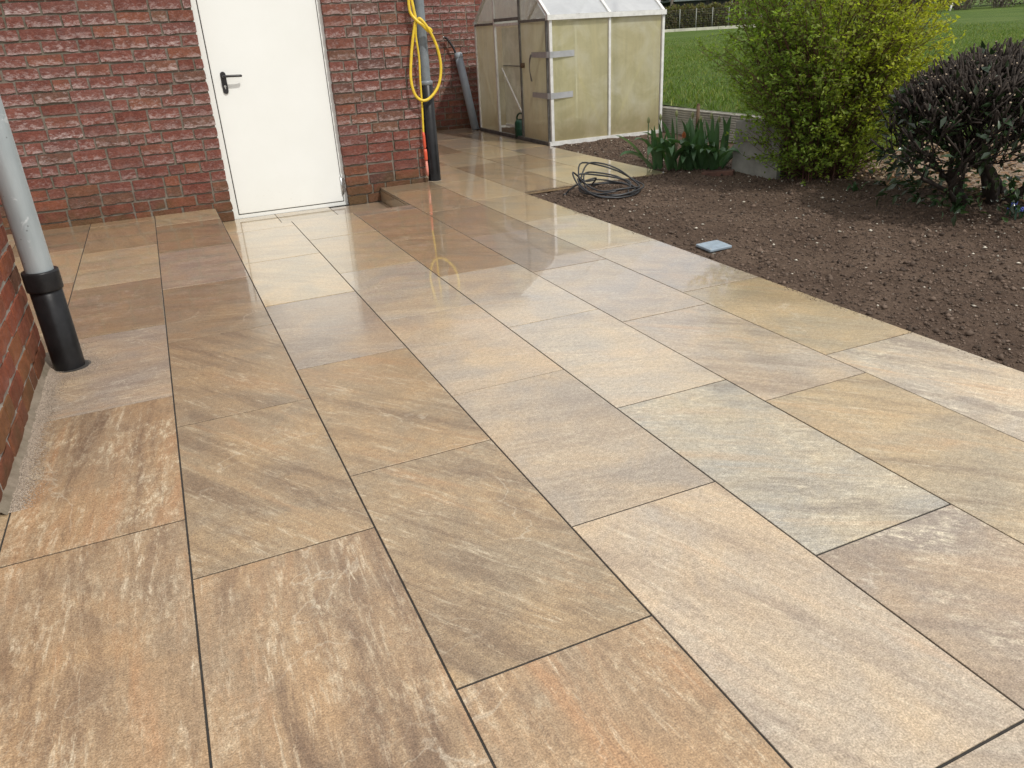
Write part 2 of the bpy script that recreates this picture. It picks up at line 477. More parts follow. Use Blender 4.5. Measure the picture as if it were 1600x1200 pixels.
M['zinc'] = mat_zinc()
M['greypipe'] = plain('grey_pvc', (0.17, 0.195, 0.215), 0.4, var=0.15, scale=12)
M['tubegrey'] = plain('pale_grey_conduit', (0.26, 0.30, 0.33), 0.42, var=0.12, scale=10)
M['yellow'] = plain('yellow_hose_rubber', (0.70, 0.50, 0.035), 0.38, var=0.12, scale=25)
M['orange'] = plain('orange_coupling', (0.62, 0.09, 0.04), 0.5, var=0.1)
M['alu'] = plain('dull_aluminium', (0.74, 0.74, 0.71), 0.42, metal=0.25, var=0.12, scale=18)
M['darkalu'] = plain('dark_aluminium', (0.17, 0.17, 0.16), 0.55, metal=0.3, var=0.3, scale=18)  # darker frame tone, mostly on the gable and rear bars
M['brace'] = plain('brace_strip', (0.88, 0.86, 0.74), 0.5, metal=0.2, var=0.1)
M['tape'] = plain('grey_duct_tape', (0.40, 0.41, 0.42), 0.35, metal=0.25, var=0.12, scale=14, bump=0.2)
M['pane'] = mat_pane('cloudy_yellow_polycarbonate')
M['pane2'] = mat_pane('greyed_polycarbonate', (0.86, 0.80, 0.58), 0.26)
M['roofpane'] = mat_pane('pale_roof_polycarbonate', (0.84, 0.87, 0.90), 0.30, 0.15, 0.2)  # pale blue-white: sky reflection put into the pane colour
M['gablepane'] = mat_pane('clearer_gable_polycarbonate', (0.66, 0.62, 0.54), 0.55, 0.4)
M['green'] = plain('dark_green_plastic', (0.008, 0.065, 0.036), 0.35, var=0.15)
M['cable'] = plain('black_cable', (0.022, 0.023, 0.025), 0.42, var=0.3, scale=16)
M['plate'] = plain('blue_grey_cover_metal', (0.30, 0.37, 0.43), 0.42, metal=0.3, var=0.18, scale=22, bump=0.1)
M['concrete'] = plain('grey_concrete', (0.20, 0.20, 0.175), 0.85, var=0.35, scale=5, bump=0.3, bscale=60)
M['deck'] = plain('bleached_decking', (0.44, 0.43, 0.375), 0.8, var=0.2, scale=9, bump=0.2)
M['stake'] = plain('dark_stake_wood', (0.10, 0.062, 0.035), 0.85, var=0.3, scale=14, bump=0.4)
M['bark'] = plain('dark_bark', (0.026, 0.018, 0.0125), 0.85, var=0.5, scale=26, bump=0.6)
M['redstem'] = plain('red_brown_stems', (0.105, 0.050, 0.032), 0.75, var=0.4, scale=20)
M['cutwood'] = plain('pale_cut_wood', (0.30, 0.235, 0.16), 0.8, var=0.2)
M['leaf'] = mat_leaf('small_soft_leaf', 0.5, 0.5)
M['laurel'] = mat_leaf('glossy_laurel_leaf', 0.24, 0.12, 0.6)
M['tulipleaf'] = mat_leaf('waxy_tulip_leaf', 0.42, 0.22, 0.45)
M['grassblade'] = mat_leaf('grass_blade', 0.55, 0.35, 0.3)
M['litter'] = mat_leaf('dry_litter', 0.85, 0.1, 0.2)
M['stone'] = mat_leaf('pale_grit', 0.8, 0.0, 0.2)
M['shed'] = plain('dark_shed_boards', (0.035, 0.042, 0.045), 0.7, var=0.3, scale=3)
M['shedroof'] = plain('grey_shed_roof', (0.20, 0.235, 0.23), 0.6, var=0.15, scale=3)
M['whitepaint'] = plain('white_paint', (0.72, 0.72, 0.68), 0.5, var=0.06)
M['kerb'] = plain('pale_kerb_concrete', (0.50, 0.49, 0.40), 0.85, var=0.2, scale=2)
M['galv'] = plain('galvanised_post', (0.24, 0.25, 0.22), 0.6, metal=0.1, var=0.15, scale=6)
M['greytrunk'] = plain('pale_grey_trunk', (0.17, 0.145, 0.115), 0.85, var=0.3, scale=3)
M['roofing'] = plain('roof_tile_red', (0.20, 0.07, 0.045), 0.8, var=0.2, scale=8)
M['flower'] = mat_leaf('petal', 0.5, 0.35, 0.3)

# ------------------------------------------------------------------ setting: terrace of 45 x 90 slabs
W = 0.455; L = 0.901; WALL = 2.128; SUNK = -0.117
OFF = [1.079, 0.791, 0.178, 0.547, 0.170, -0.031, 0.160]
JX = 0.0050; JY = 0.0062
TINT = dict(tan=(.328, .262, .182), orange=(.330, .250, .168), mauve=(.325, .278, .236), grey=(.405, .365, .316), beige=(.405, .345, .252),
            pink=(.388, .338, .284), ochre=(.372, .318, .238), brown=(.308, .248, .178), blue=(.362, .340, .304))  # grey and pink also carry sky sheen, lightened into the slab colour
# (column, slab counted from the joint nearest the house) -> tint, streak angle, streak strength, pale blotches
STY = {(0, 0): ('tan', 0.1, .5, .2), (0, 1): ('beige', 1.4, .4, .2), (0, 2): ('brown', 1.5, .45, .2), (0, 3): ('mauve', 1.5, .5, .5), (0, 4): ('orange', -.12, 1., .75), (0, 5): ('orange', -.08, 1., .6),
       (1, 0): ('brown', .9, .5, .1), (1, 1): ('mauve', 1.3, .5, .4), (1, 2): ('brown', 1.2, .5, .1), (1, 3): ('brown', .55, .7, .15), (1, 4): ('tan', .5, .8, .3), (1, 5): ('orange', -.05, 1., .55),
       (2, 0): ('beige', 1.2, .4, .1), (2, 1): ('beige', .8, .35, .1), (2, 2): ('mauve', 1.1, .4, .2), (2, 3): ('tan', .62, .7, .2), (2, 4): ('tan', .5, .85, .3), (2, 5): ('orange', .1, 1., .6),
       (3, 0): ('beige', 1.2, .3, .1), (3, 1): ('beige', 1.0, .3, .2), (3, 2): ('grey', 1.3, .35, .3), (3, 3): ('pink', 1.3, .3, .3), (3, 4): ('pink', 1.3, .3, .35), (3, 5): ('pink', .35, .55, .1),
       (4, 0): ('tan', 1.2, .4, .1), (4, 1): ('tan', 1.0, .5, .1), (4, 2): ('grey', 1.2, .3, .35), (4, 3): ('grey', 1.2, .35, .4), (4, 4): ('blue', 1.0, .75, .7), (4, 5): ('mauve', .9, .4, 1.0),
       (5, 0): ('brown', .8, .4, .1), (5, 1): ('mauve', .8, .4, .1), (5, 2): ('pink', 1.0, .3, .45), (5, 3): ('pink', .75, .7, .2), (5, 4): ('ochre', .7, .7, .25),
       (6, -1): ('beige', .8, .4, .1), (6, 0): ('beige', .8, .4, .1), (6, 1): ('grey', .9, .35, .2), (6, 2): ('pink', .8, .45, .45), (6, 3): ('ochre', .8, .5, .3), (6, 4): ('grey', .55, .9, 1.)}

def slab_mesh(w, l, th=0.02, e=0.0006):
    a, b = w / 2, l / 2
    vs = []
    for (x, y, z) in ((a, b, -th), (a, b, -e), (a - e, b - e, 0)):
        vs += [(-x, -y, z), (x, -y, z), (x, y, z), (-x, y, z)]
    fs = [(8, 9, 10, 11), (3, 2, 1, 0)]
    for k in range(2):
        for i in range(4):
            j = (i + 1) % 4
            fs.append((k * 4 + i, k * 4 + j, k * 4 + 4 + j, k * 4 + 4 + i))
    return mesh('slab', vs, fs)

FULL = slab_mesh(W - JX, L - JY)
FULL.materials.append(M['paver'])
terrace = MB()
terrace.add([(-2.3, -6.4, -.0028), (3.183, -6.4, -.0028), (3.183, 1.232, -.0028), (-2.3, 1.232, -.0028)], [(0, 1, 2, 3)])
terrace.add([(-2.3, 1.232, -.0028), (.912, 1.232, -.0028), (.912, 2.14, -.0028), (-2.3, 2.14, -.0028)], [(0, 1, 2, 3)])
terrace.add([(2.272, 1.232, -.0028), (3.183, 1.232, -.0028), (3.183, 5.905, -.0028), (2.272, 5.905, -.0028)], [(0, 1, 2, 3)])
terrace.add([(3.183, 1.115, -.0028), (4.545, 1.115, -.0028), (4.545, 5.905, -.0028), (3.183, 5.905, -.0028)], [(0, 1, 2, 3)])
terrace.add([(.912, 1.232, SUNK - .005), (2.272, 1.232, SUNK - .005), (2.272, 2.2, SUNK - .005), (.912, 2.2, SUNK - .005)], [(0, 1, 2, 3)])
# slab edges / bedding seen from the side of the bed
terrace.add([(3.183, -6.4, -.12), (3.183, 1.115, -.12), (3.183, 1.115, -.005), (3.183, -6.4, -.005)], [(0, 1, 2, 3)])
terrace = terrace.build('terrace', M['grout'])
tag(terrace, kind='structure')

def slab(x0, x1, y0, y1, z=0.0, style=None, key=0):
    w, l = x1 - x0 - JX, y1 - y0 - JY
    full = abs(w - (W - JX)) < 1e-3 and abs(l - (L - JY)) < 1e-3
    me = FULL if full else slab_mesh(w, l)
    o = link('paving_slab', me, M['paver'], terrace)
    o.location = ((x0 + x1) / 2, (y0 + y1) / 2, z + random.uniform(-.0004, .0004))
    o.rotation_euler = (R(random.uniform(-.06, .06)), R(random.uniform(-.06, .06)), 0)
    if style is None:
        style = (random.choice(['tan', 'beige', 'beige', 'mauve', 'brown', 'pink']), random.uniform(0, 1.5), random.uniform(.3, .6), random.uniform(.1, .4))
    tn, a, s, p = style
    k = random.uniform(.95, 1.05)
    o.color = (*[c * k for c in TINT[tn]], 1)
    o['seed'] = random.uniform(0, 40); o['angle'] = -a + random.uniform(-.08, .08); o['streak'] = s; o['pale'] = p
    return o

def column(c, x0, x1, off, ylo, yhi, z=0.0, cut=None):
    j = off + math.ceil((yhi - off) / L) * L
    while j > ylo:
        y1, y0 = min(j, yhi), max(j - L, ylo)
        k = int(round((off - (j - L)) / L))
        if y1 - y0 > 0.012:
            slab(x0, x1, y0, y1, z, STY.get((c, k)))
        j -= L

YF = 1.232   # front edge of the sunken landing
for c in range(-5, 7):
    off = OFF[c] if c >= 0 else OFF[(c * 3) % 7] + .2
    ytop = WALL + .005
    if c in (2, 3, 4): ytop = YF
    x0, x1 = c * W, (c + 1) * W
    if c >= 5: ytop = 5.9
    if c == 5:
        column(c, x0, x1, off, -6.3, WALL - .002)
        continue                                   # the house stands beyond on this column
    column(c, x0, x1, off, -6.3, ytop)
column(5, 2.735, 6 * W, OFF[5], WALL + .003, 5.9)
for c, off in ((7, 2.72), (8, 2.10), (9, 1.62)):
    column(c, c * W, (c + 1) * W, off, 1.115, 5.9)
for c in (2, 3, 4):
    slab(c * W, (c + 1) * W, YF + .004, WALL + (.055 if c < 4 else .0), SUNK, ('beige' if c < 4 else 'mauve', 1.2, .3, .1))
def riser(x, y0, y1, nx):
    me = slab_mesh(abs(SUNK) - .022, y1 - y0)
    o = link('riser_slab', me, M['paver'], terrace)
    o.location = (x, (y0 + y1) / 2, SUNK / 2 - .011)
    o.rotation_euler = (0, R(90 * nx), 0)
    o.color = (*TINT['brown'], 1); o['seed'] = 3.3; o['angle'] = .4; o['streak'] = .4; o['pale'] = .1
riser(5 * W - .001, YF + .005, WALL - .002, -1)
riser(2 * W + .001, YF + .005, WALL - .002, 1)
me = slab_mesh(3 * W - .06, abs(SUNK) - .022)
o = link('riser_slab', me, M['paver'], terrace)
o.location = (3.5 * W, YF + .001, SUNK / 2 - .011); o.rotation_euler = (R(-90), 0, 0)
o.color = (*TINT['brown'], 1); o['seed'] = 8.3; o['angle'] = .4; o['streak'] = .4; o['pale'] = .1

# ------------------------------------------------------------------ setting: soil bed, litter, lawn
def lawn_h(x, y):
    d = math.hypot(x - .6, y + 4.5)
    full = .285 + .0155 * max(0, d - 9)
    if y < 1.9:
        t = min(1, max(0, (x - 7.7) / 2.2)); t = t * t * (3 - 2 * t)
        u = min(1, max(0, (y - 1.3) / .6))
        low = full * t - .06 * (1 - t)
        return low * (1 - u) + full * u
    return full

def height_grid(name, xs, ys, fn):
    nx, ny = len(xs), len(ys)
    V = np.empty((nx * ny, 3), dtype=np.float32)
    k = 0
    for j in range(ny):
        for i in range(nx):
            V[k] = (xs[i], ys[j], fn(xs[i], ys[j])); k += 1
    I = (np.arange(ny - 1)[:, None] * nx + np.arange(nx - 1)[None, :]).ravel()
    F = np.stack([I, I + 1, I + nx + 1, I + nx], 1)
    return tri_mesh(name, V, F, smooth=True)

def soil_h(x, y):
    p = Vector((x, y, 0.3))
    z = -.006 + .018 * noise.noise(p * 1.7) + .012 * noise.noise(p * 6.0) + .0085 * noise.noise(p * 17.0) + .007 * noise.noise(p * 43.0)
    e = min(1, max(0, (x - 3.18) / .22)) if y < 1.12 else 1.0
    z = z * (.35 + .65 * e) - .010 * (1 - e)
    if y > 1.0 and x < 4.75: z -= .012
    # bank of crumbs heaped under the shrubs
    z += .05 * math.exp(-((x - 5.35) / .5) ** 2) * (1 if y < 1.0 else 0) * (0.6 + .4 * noise.noise(p * 2.0))
    return z
xs = np.concatenate([np.arange(3.186, 5.6, .0135), np.arange(5.6, 6.6, .03)])
ys = np.concatenate([np.arange(-4.2, -2.6, .03), np.arange(-2.6, 1.14, .0135), np.arange(1.14, 3.6, .02), np.arange(3.6, 6.2, .1)])
def soil_fn(x, y):
    z = soil_h(x, y)
    if y > 1.16 and x < 4.50: return -.06
    if y > 1.10 and x < 4.56: return min(z, -.004)
    if x < 3.20: return min(z, -.005)
    return z
soil = link('soil', height_grid('soil', xs, ys, soil_fn), M['soil'])
tag(soil, kind='structure')

xs = np.arange(5.5, 9.2, .05); ys = np.arange(-6.0, 0.95, .05)
def mulch_fn(x, y):
    return max(lawn_h(x, y), -.005) + .02 + .03 * noise.noise(Vector((x * 3, y * 3, 1))) - .12 * max(0, (5.75 - x) / .25) - .3 * max(0, (x - 8.9)) - .5 * max(0, y - .75)
mulch = link('litter_ground', height_grid('litter_ground', xs, ys, mulch_fn), plain('leaf_litter_ground', (0.20, 0.145, 0.10), .95, var=.5, scale=40, bump=.8, bscale=60))
tag(mulch, kind='structure')

gx = np.concatenate([[6.185], 6.185 + np.geomspace(.25, 480, 90)])
gy = np.concatenate([-np.geomspace(.3, 260, 50)[::-1] + 1.2, np.arange(1.2, 6, .12), 6 + np.geomspace(.2, 480, 70)])
lawn = link('lawn', height_grid('lawn', gx, gy, lambda x, y: lawn_h(x, y) + (.03 * noise.noise(Vector((x * .5, y * .5, 0))))), M['lawn'])
tag(lawn, kind='structure')
gnd = MB().add([(-500, -500, -.4), (700, -500, -.4), (700, 700, -.4), (-500, 700, -.4)], [(0, 1, 2, 3)]).build('ground', M['soil'])
tag(gnd, kind='structure')

# ------------------------------------------------------------------ bricks
CH = 0.0822; BJ = 0.0145
def brick_mesh(l, h=CH - BJ, d=0.05):
    nx, nz = (6, 2) if l > .15 else (3, 2)
    vs = []; fs = []
    for j in range(nz + 1):
        for i in range(nx + 1):
            x = -l / 2 + l * i / nx; z = -h / 2 + h * j / nz
            ex = i in (0, nx); ez = j in (0, nz)
            y = random.uniform(-.0013, .0013)
            if ex or ez:
                y += .0012
                x += random.uniform(-.0024, .0024); z += random.uniform(-.0052, .0022) if j == 0 else random.uniform(-.002, .002)
            if ex and ez: y += .0015; x *= .992; z *= .955
            vs.append((x, y, z))
    ring = [i for i in range(nx + 1)] + [(nx + 1) * j + nx for j in range(1, nz + 1)] + [(nx + 1) * nz + i for i in range(nx - 1, -1, -1)] + [(nx + 1) * j for j in range(nz - 1, 0, -1)]
    for j in range(nz):
        for i in range(nx):
            a = j * (nx + 1) + i; fs.append((a, a + 1, a + nx + 2, a + nx + 1))
    n = len(vs); m = len(ring)
    for i in ring: vs.append(vs[i])
    for i in ring: vs.append((vs[i][0], d, vs[i][2]))
    for k in range(m): fs.append((n + k, n + m + k, n + m + (k + 1) % m, n + (k + 1) % m))
    return vs, fs

def mk(l):
    vs, fs = brick_mesh(l)
    me = mesh('brick', vs, fs, False)
    me.polygons.foreach_set('use_smooth', [i < (12 if l > .15 else 6) for i in range(len(me.polygons))])
    me.materials.append(M['brick'])
    return me
LS, LH = 0.214, 0.1015
STRETCH = [mk(LS) for _ in range(10)]
HEAD = [mk(LH) for _ in range(6)]
def recolour(ms, m):
    out = []
    for me in ms:
        c = me.copy(); c.materials.clear(); c.materials.append(m); out.append(c)
    return out

def wall_bricks(parent, u0, u1, z0, rows, place, first=0, single=True, acc=None, jit=.002):
    """fill a wall strip u0..u1 with a random mix of stretchers and headers; place(u, z) -> matrix"""
    for r in range(rows):
        zc = z0 + (r + first) * CH + CH / 2
        u = u0; start = True
        while u < u1 - .02:
            l = LS if random.random() < .78 else LH
            if start: l = random.choice([LS, LH, .155, .19]); start = False
            rem = u1 - u
            if rem < l + .07: l = rem if rem < .235 else rem / 2 - .006
            me = (random.choice(STRETCH), LS) if l > .15 else (random.choice(HEAD), LH)
            mtx = place(u + l / 2, zc + random.uniform(-jit, jit)) @ Matrix.Translation((0, random.uniform(-.003, .003), 0)) @ Matrix.Rotation(R(random.uniform(-.7, .7)), 4, 'Y') @ Matrix.Diagonal((l / me[1], 1, random.uniform(.95, 1.03), 1))
            if single:
                o = link('brick', me[0], None, parent); o.matrix_local = mtx
            else:
                acc.append((me[0], mtx))
            u += l + BJ

def join_bricks(acc, name, parent, mat='brick'):
    V = []; F = []; n = 0
    for me, mtx in acc:
        for v in me.vertices: V.append(mtx @ v.co)
        for p in me.polygons: F.append([i + n for i in p.vertices])
        n += len(me.vertices)
    o = link(name, mesh(name, V, F, False), M[mat], parent)
    o['kind'] = 'stuff'
    return o

# ------------------------------------------------------------------ house
house = empty('brick_house', (0, 0, 0))
tag(house, 'red brick house with white metal door and weathered pinkish bricks', 'house')
DX0, DX1 = 1.040, 1.992          # brick edges of the doorway
HX = 2.715                       # right-hand corner of the front wall
FRONT = WALL                     # plane of the brick faces
MB().box((-3.2, FRONT + .011, -.3), (DX0 - .006, FRONT + .30, 2.75)).box((DX1 + .006, FRONT + .011, -.3), (HX - .008, FRONT + .30, 2.75)) \
    .box((DX0 - .006, FRONT + .009, 2.02), (DX1 + .006, FRONT + .30, 2.75)).build('mortar_wall', M['mortar'], house)
MB().box((2.35, FRONT + .30, -.3), (HX - .009, 5.93, 2.75)).box((2.35, 5.913, -.3), (5.38, 6.2, 2.75)).build('mortar_wall', M['mortar'], house)
fr = lambda u, z: Matrix.Translation((u, FRONT, z))
Z0 = SUNK - .002
ROWS = 20
wall_bricks(house, -.56, DX0, Z0, ROWS, fr)
wall_bricks(house, DX1, HX, Z0, ROWS, fr)
bk = lambda u, z: Matrix.Translation((u, 5.904, z))
wall_bricks(house, 3.86, 4.78, Z0, ROWS + 2, bk)
acc = []
wall_bricks(house, -3.2, -.57, Z0, 34, fr, single=False, acc=acc)
wall_bricks(house, -.57, DX0, Z0, 14, fr, first=ROWS, single=False, acc=acc)
wall_bricks(house, DX1, HX, Z0, 14, fr, first=ROWS, single=False, acc=acc)
wall_bricks(house, DX0, DX1, Z0, 8, fr, first=26, single=False, acc=acc)
wall_bricks(house, 2.72, 3.85, Z0, 34, bk, single=False, acc=acc)
wall_bricks(house, 3.85, 4.79, Z0, 12, bk, first=ROWS + 2, single=False, acc=acc)
wall_bricks(house, 4.79, 5.38, Z0, 34, bk, single=False, acc=acc)
sd = lambda u, z: Matrix.Translation((HX, u, z)) @ Matrix.Rotation(R(90), 4, 'Z')
wall_bricks(house, FRONT + .06, 5.9, Z0, 34, sd, single=False, acc=acc)
rv = lambda u, z: Matrix.Translation((DX1, u, z)) @ Matrix.Rotation(R(-90), 4, 'Z')
wall_bricks(house, FRONT + .012, FRONT + .115, Z0, 26, rv, single=False, acc=acc)
join_bricks(acc, 'brickwork', house)
rf = MB()
rf.add([(-3.3, FRONT - .03, 2.76), (HX + .03, FRONT - .03, 2.76), (HX + .03, 6.0, 4.4), (-3.3, 6.0, 4.4), (-3.3, FRONT - .03, 2.82), (HX + .03, FRONT - .03, 2.82), (HX + .03, 6.0, 4.46), (-3.3, 6.0, 4.46)],
       [(0, 3, 2, 1), (4, 5, 6, 7), (0, 1, 5, 4), (1, 2, 6, 5), (2, 3, 7, 6), (3, 0, 4, 7)])
rf.build('roof', M['roofing'], house)

# door
DY = FRONT + .058                # face of the frame
door = MB().bbox((DX0 + .047, DY - .004, SUNK + .036), (DX1 - .036, DY + .04, 1.985), .004).build('door', M['door'], house)
fm = MB()
fm.box((DX0 - .004, DY, SUNK + .0), (DX0 + .040, DY + .06, 2.02)).box((DX1 - .030, DY, SUNK), (DX1 + .004, DY + .06, 2.02))
fm.box((DX0 + .040, DY, 1.992), (DX1 - .030, DY + .06, 2.02)).box((DX0 + .040, DY, SUNK), (DX1 - .030, DY + .06, SUNK + .029))
fm.build('door_frame', M['door'], house)
MB().box((DX0 + .04, DY + .012, SUNK + .029), (DX1 - .03, DY + .055, 1.992)).build('door_seal', M['gasket'], house)
hx, hy = 1.168, DY - .004
pl = MB()
prof = []
for k in range(9): a = math.pi * k / 8; prof.append((math.cos(a) * .021, .060 + math.sin(a) * .021 + .0))
for k in range(9): a = math.pi + math.pi * k / 8; prof.append((math.cos(a) * .021, -.060 + math.sin(a) * .021))
vs = [(hx + x, hy, .925 + z) for x, z in prof] + [(hx + x * .9, hy - .010, .925 + z * .98) for x, z in prof]
n = len(prof)
pl.add(vs, [list(range(n, 2 * n))] + [(k, (k + 1) % n, n + (k + 1) % n, n + k) for k in range(n)])
pl.build('handle_plate', M['black'], door)
lev = MB().tube(spline([(hx, hy - .008, .972), (hx, hy - .042, .972), (hx + .012, hy - .052, .972), (hx + .05, hy - .054, .972), (hx + .118, hy - .052, .970), (hx + .128, hy - .044, .969)], 5), .0092, 12)
lev.build('lever_handle', M['black'], door)
MB().tube([(hx, hy - .009, .900), (hx, hy - .016, .900)], .0085, 14).box((hx - .0035, hy - .0155, .880), (hx + .0035, hy - .011, .899)).build('lock_cylinder', M['steel'], door)
for hz in (.05, 1.62):
    h_ = MB().tube([(DX1 - .034, DY - .010, hz - .075), (DX1 - .034, DY - .010, hz + .075)], .009, 12)
    h_.box((DX1 - .032, DY - .003, hz - .06), (DX1 - .006, DY - .0005, hz + .06))
    h_.build('hinge', M['steel'], door)

# ------------------------------------------------------------------ brick pier beside the camera
pier = empty('brick_pier', (-.25, -1.57, 0))
tag(pier, 'orange-red brick pier with sandy mortar foot at the left picture edge', 'pier')
PX, PY0, PY1 = -.022, -2.245, -.905
def pc(o):
    o.location = o.location - pier.location
    return o
pc(MB().box((-.55, PY0 + .009, -.1), (PX - .006, PY1 - .009, 2.7)).build('mortar_core', M['piermortar'], pier))
HOUSE_SET = (STRETCH, HEAD)
STRETCH, HEAD = recolour(STRETCH, M['pierbrick']), recolour(HEAD, M['pierbrick'])
fx = lambda u, z: Matrix.Translation((PX + .25, u + 1.57, z)) @ Matrix.Rotation(R(90), 4, 'Z')
wall_bricks(pier, PY0, PY1, .006, 12, fx)
acc = []
wall_bricks(pier, PY0, PY1, .006, 20, fx, first=12, single=False, acc=acc)
wall_bricks(pier, -.55, PX - .05, .006, 32, lambda u, z: Matrix.Translation((u + .25, PY0 + 1.57, z)), single=False, acc=acc)
wall_bricks(pier, -.55, PX - .05, .006, 32, lambda u, z: Matrix.Translation((u + .25, PY1 + 1.57, z)) @ Matrix.Rotation(R(180), 4, 'Z'), single=False, acc=acc)
join_bricks(acc, 'brickwork', pier, 'pierbrick')
# mortar fillet at its foot
V = []; F = []
nn = 70
for i in range(nn + 1):
    y = PY0 - .01 + (PY1 + .02 - PY0 + .01) * i / nn
    w = .019 + .011 * noise.noise(Vector((0, y * 9, 0))) + .006 * noise.noise(Vector((0, y * 40, 0)))
    for x, z in ((PX - .02, .020 + .006 * noise.noise(Vector((1, y * 20, 0)))), (PX + .005, .013), (PX + w * .6, .006), (PX + w, .0006)):
        V.append((x + .25, y + 1.57, z + .002 * noise.noise(Vector((x * 80, y * 60, 0))) * (z > .005)))
for i in range(nn):
    for k in range(3):
        a = i * 4 + k; F.append((a, a + 1, a + 5, a + 4))
link('mortar_fillet', mesh('mortar_fillet', V, F, True), M['fillet'], pier)

def blobs(name, pts, sizes, cols, mat, flat=.7):
    """many tiny irregular octahedra as one mesh"""
    n = len(pts)
    base = np.array([(1, 0, 0), (-1, 0, 0), (0, 1, 0), (0, -1, 0), (0, 0, 1), (0, 0, -1)], dtype=np.float32)
    tri = np.array([(0, 2, 4), (2, 1, 4), (1, 3, 4), (3, 0, 4), (2, 0, 5), (1, 2, 5), (3, 1, 5), (0, 3, 5)])
    P = np.asarray(pts, dtype=np.float32); s = np.asarray(sizes, dtype=np.float32)
    v = base[None] * rng.uniform(.55, 1.25, (n, 6, 1)) + rng.uniform(-.25, .25, (n, 6, 3))
    a = rng.uniform(0, 6.28, n); ca, sa = np.cos(a)[:, None], np.sin(a)[:, None]
    x = v[:, :, 0] * ca - v[:, :, 1] * sa; y = v[:, :, 0] * sa + v[:, :, 1] * ca
    v = np.stack([x, y, v[:, :, 2] * flat], 2) * s[:, None, None] + P[:, None, :]
    F = (tri[None] + (np.arange(n) * 6)[:, None, None]).reshape(-1, 3)
    col = np.repeat(np.asarray(cols, dtype=np.float32), 6, axis=0)
    o = link(name, tri_mesh(name, v.reshape(-1, 3), F, col), mat)
    return o

# spilled jointing sand round the pier and the left downpipe
pts = []; sz = []; cl = []
for _ in range(21000):
    y = random.uniform(PY0, PY1 + .12)
    x = PX + .012 + abs(random.gauss(0, .030 + .012 * noise.noise(Vector((0, y * 6, 0))))) if y < PY1 else random.gauss(.03, .05)
    if x < PX - .01: continue
    pts.append((x, y, .0006)); sz.append(random.uniform(.0009, .0026)); k = random.uniform(.45, 1.25); cl.append((.40 * k, .33 * k, .26 * k))
for _ in range(5200):
    a = random.uniform(0, 6.28); r = .07 + abs(random.gauss(0, .05))
    x, y = .078 + r * math.cos(a), -1.09 + r * math.sin(a)
    if x < PX: continue
    pts.append((x, y, .0006)); sz.append(random.uniform(.0008, .0022)); k = random.uniform(.6, 1.15); cl.append((.38 * k, .31 * k, .25 * k))
sand = blobs('spilled_sand', pts, sz, cl, M['stone'])
tag(sand, 'pale jointing sand spilled on slabs along the brick pier foot', 'sand', kind='stuff')

# ------------------------------------------------------------------ downpipes
dp = empty('downpipe', (.074, -1.075, 0))
tag(dp, 'zinc rainwater downpipe in black standpipe beside the left brick pier', 'downpipe')
MB().lathe([(.0585, .0), (.0585, .335), (.0555, .337), (.0555, .34)], 32).build('standpipe', M['blackpipe'], dp)
MB().lathe([(.057, .332), (.0655, .334), (.0665, .34), (.0665, .405), (.0650, .411), (.0500, .411)], 32).build('standpipe_collar', M['blackpipe'], dp)
MB().lathe([(.0505, .38), (.0505, 2.5)], 32).build('zinc_pipe', M['zinc'], dp)
MB().lathe([(.0515, 1.095), (.0545, 1.098), (.0545, 1.128), (.0515, 1.131)], 32).build('pipe_bracket', M['zinc'], dp)
MB().lathe([(.0, .0012), (.0675, .0012), (.0690, .0)], 32, (.012, -.006, 0)).build('floor_cutout', M['grout'], dp)

dp2 = empty('downpipe', (2.788, 2.150, 0))
tag(dp2, 'grey downpipe in black standpipe at the house corner behind the yellow hose', 'downpipe')
MB().lathe([(.0545, -.01), (.0545, .80), (.050, .803)], 28).build('standpipe', M['blackpipe'], dp2)
MB().lathe([(.0505, .795), (.057, .800), (.058, .815), (.0565, .828), (.041, .834)], 28).build('pipe_socket', M['greypipe'], dp2)
MB().lathe([(.0415, .80), (.0415, 2.6)], 28).build('grey_pipe', M['greypipe'], dp2)
MB().lathe([(.0, .0015), (.066, .0015), (.070, -.002)], 28).build('mortar_ring', M['fillet'], dp2)

# ------------------------------------------------------------------ yellow hose tied in loops round the corner pipe
hs = empty('garden_hose', (2.70, 2.04, .1))
tag(hs, 'yellow garden hose looped and knotted over the corner downpipe', 'hose')
def hz(pts): return [(x - 2.70, y - 2.04, z - .1) for x, y, z in pts]
pts = [(2.70, 2.085, 1.95), (2.685, 2.085, 1.65), (2.680, 2.08, 1.444), (2.686, 2.075, 1.352), (2.728, 2.05, 1.289), (2.775, 2.04, 1.255), (2.835, 2.06, 1.225), (2.845, 2.07, 1.205), (2.81, 2.05, 1.215), (2.76, 2.04, 1.262),
       (2.738, 2.055, 1.292), (2.752, 2.045, 1.305), (2.80, 2.035, 1.245), (2.860, 2.05, 1.14), (2.896, 2.06, 1.02), (2.898, 2.06, .90), (2.861, 2.055, .785), (2.785, 2.05, .705), (2.715, 2.05, .683), (2.655, 2.06, .730), (2.633, 2.07, .851),
       (2.655, 2.075, 1.021), (2.685, 2.075, 1.163), (2.712, 2.07, 1.27), (2.722, 2.07, 1.31), (2.712, 2.075, 1.40), (2.700, 2.085, 1.55), (2.712, 2.09, 1.95)]
MB().tube(spline(hz(pts), 7), .0118, 12).build('hose_tube', M['yellow'], hs)
pts = [(2.724, 2.07, 1.28), (2.712, 2.072, 1.18), (2.722, 2.075, 1.02), (2.716, 2.08, .85), (2.712, 2.085, .64), (2.704, 2.085, .47), (2.702, 2.085, .42)]
MB().tube(spline(hz(pts), 7), .0085, 10).build('hose_end', M['yellow'], hs)
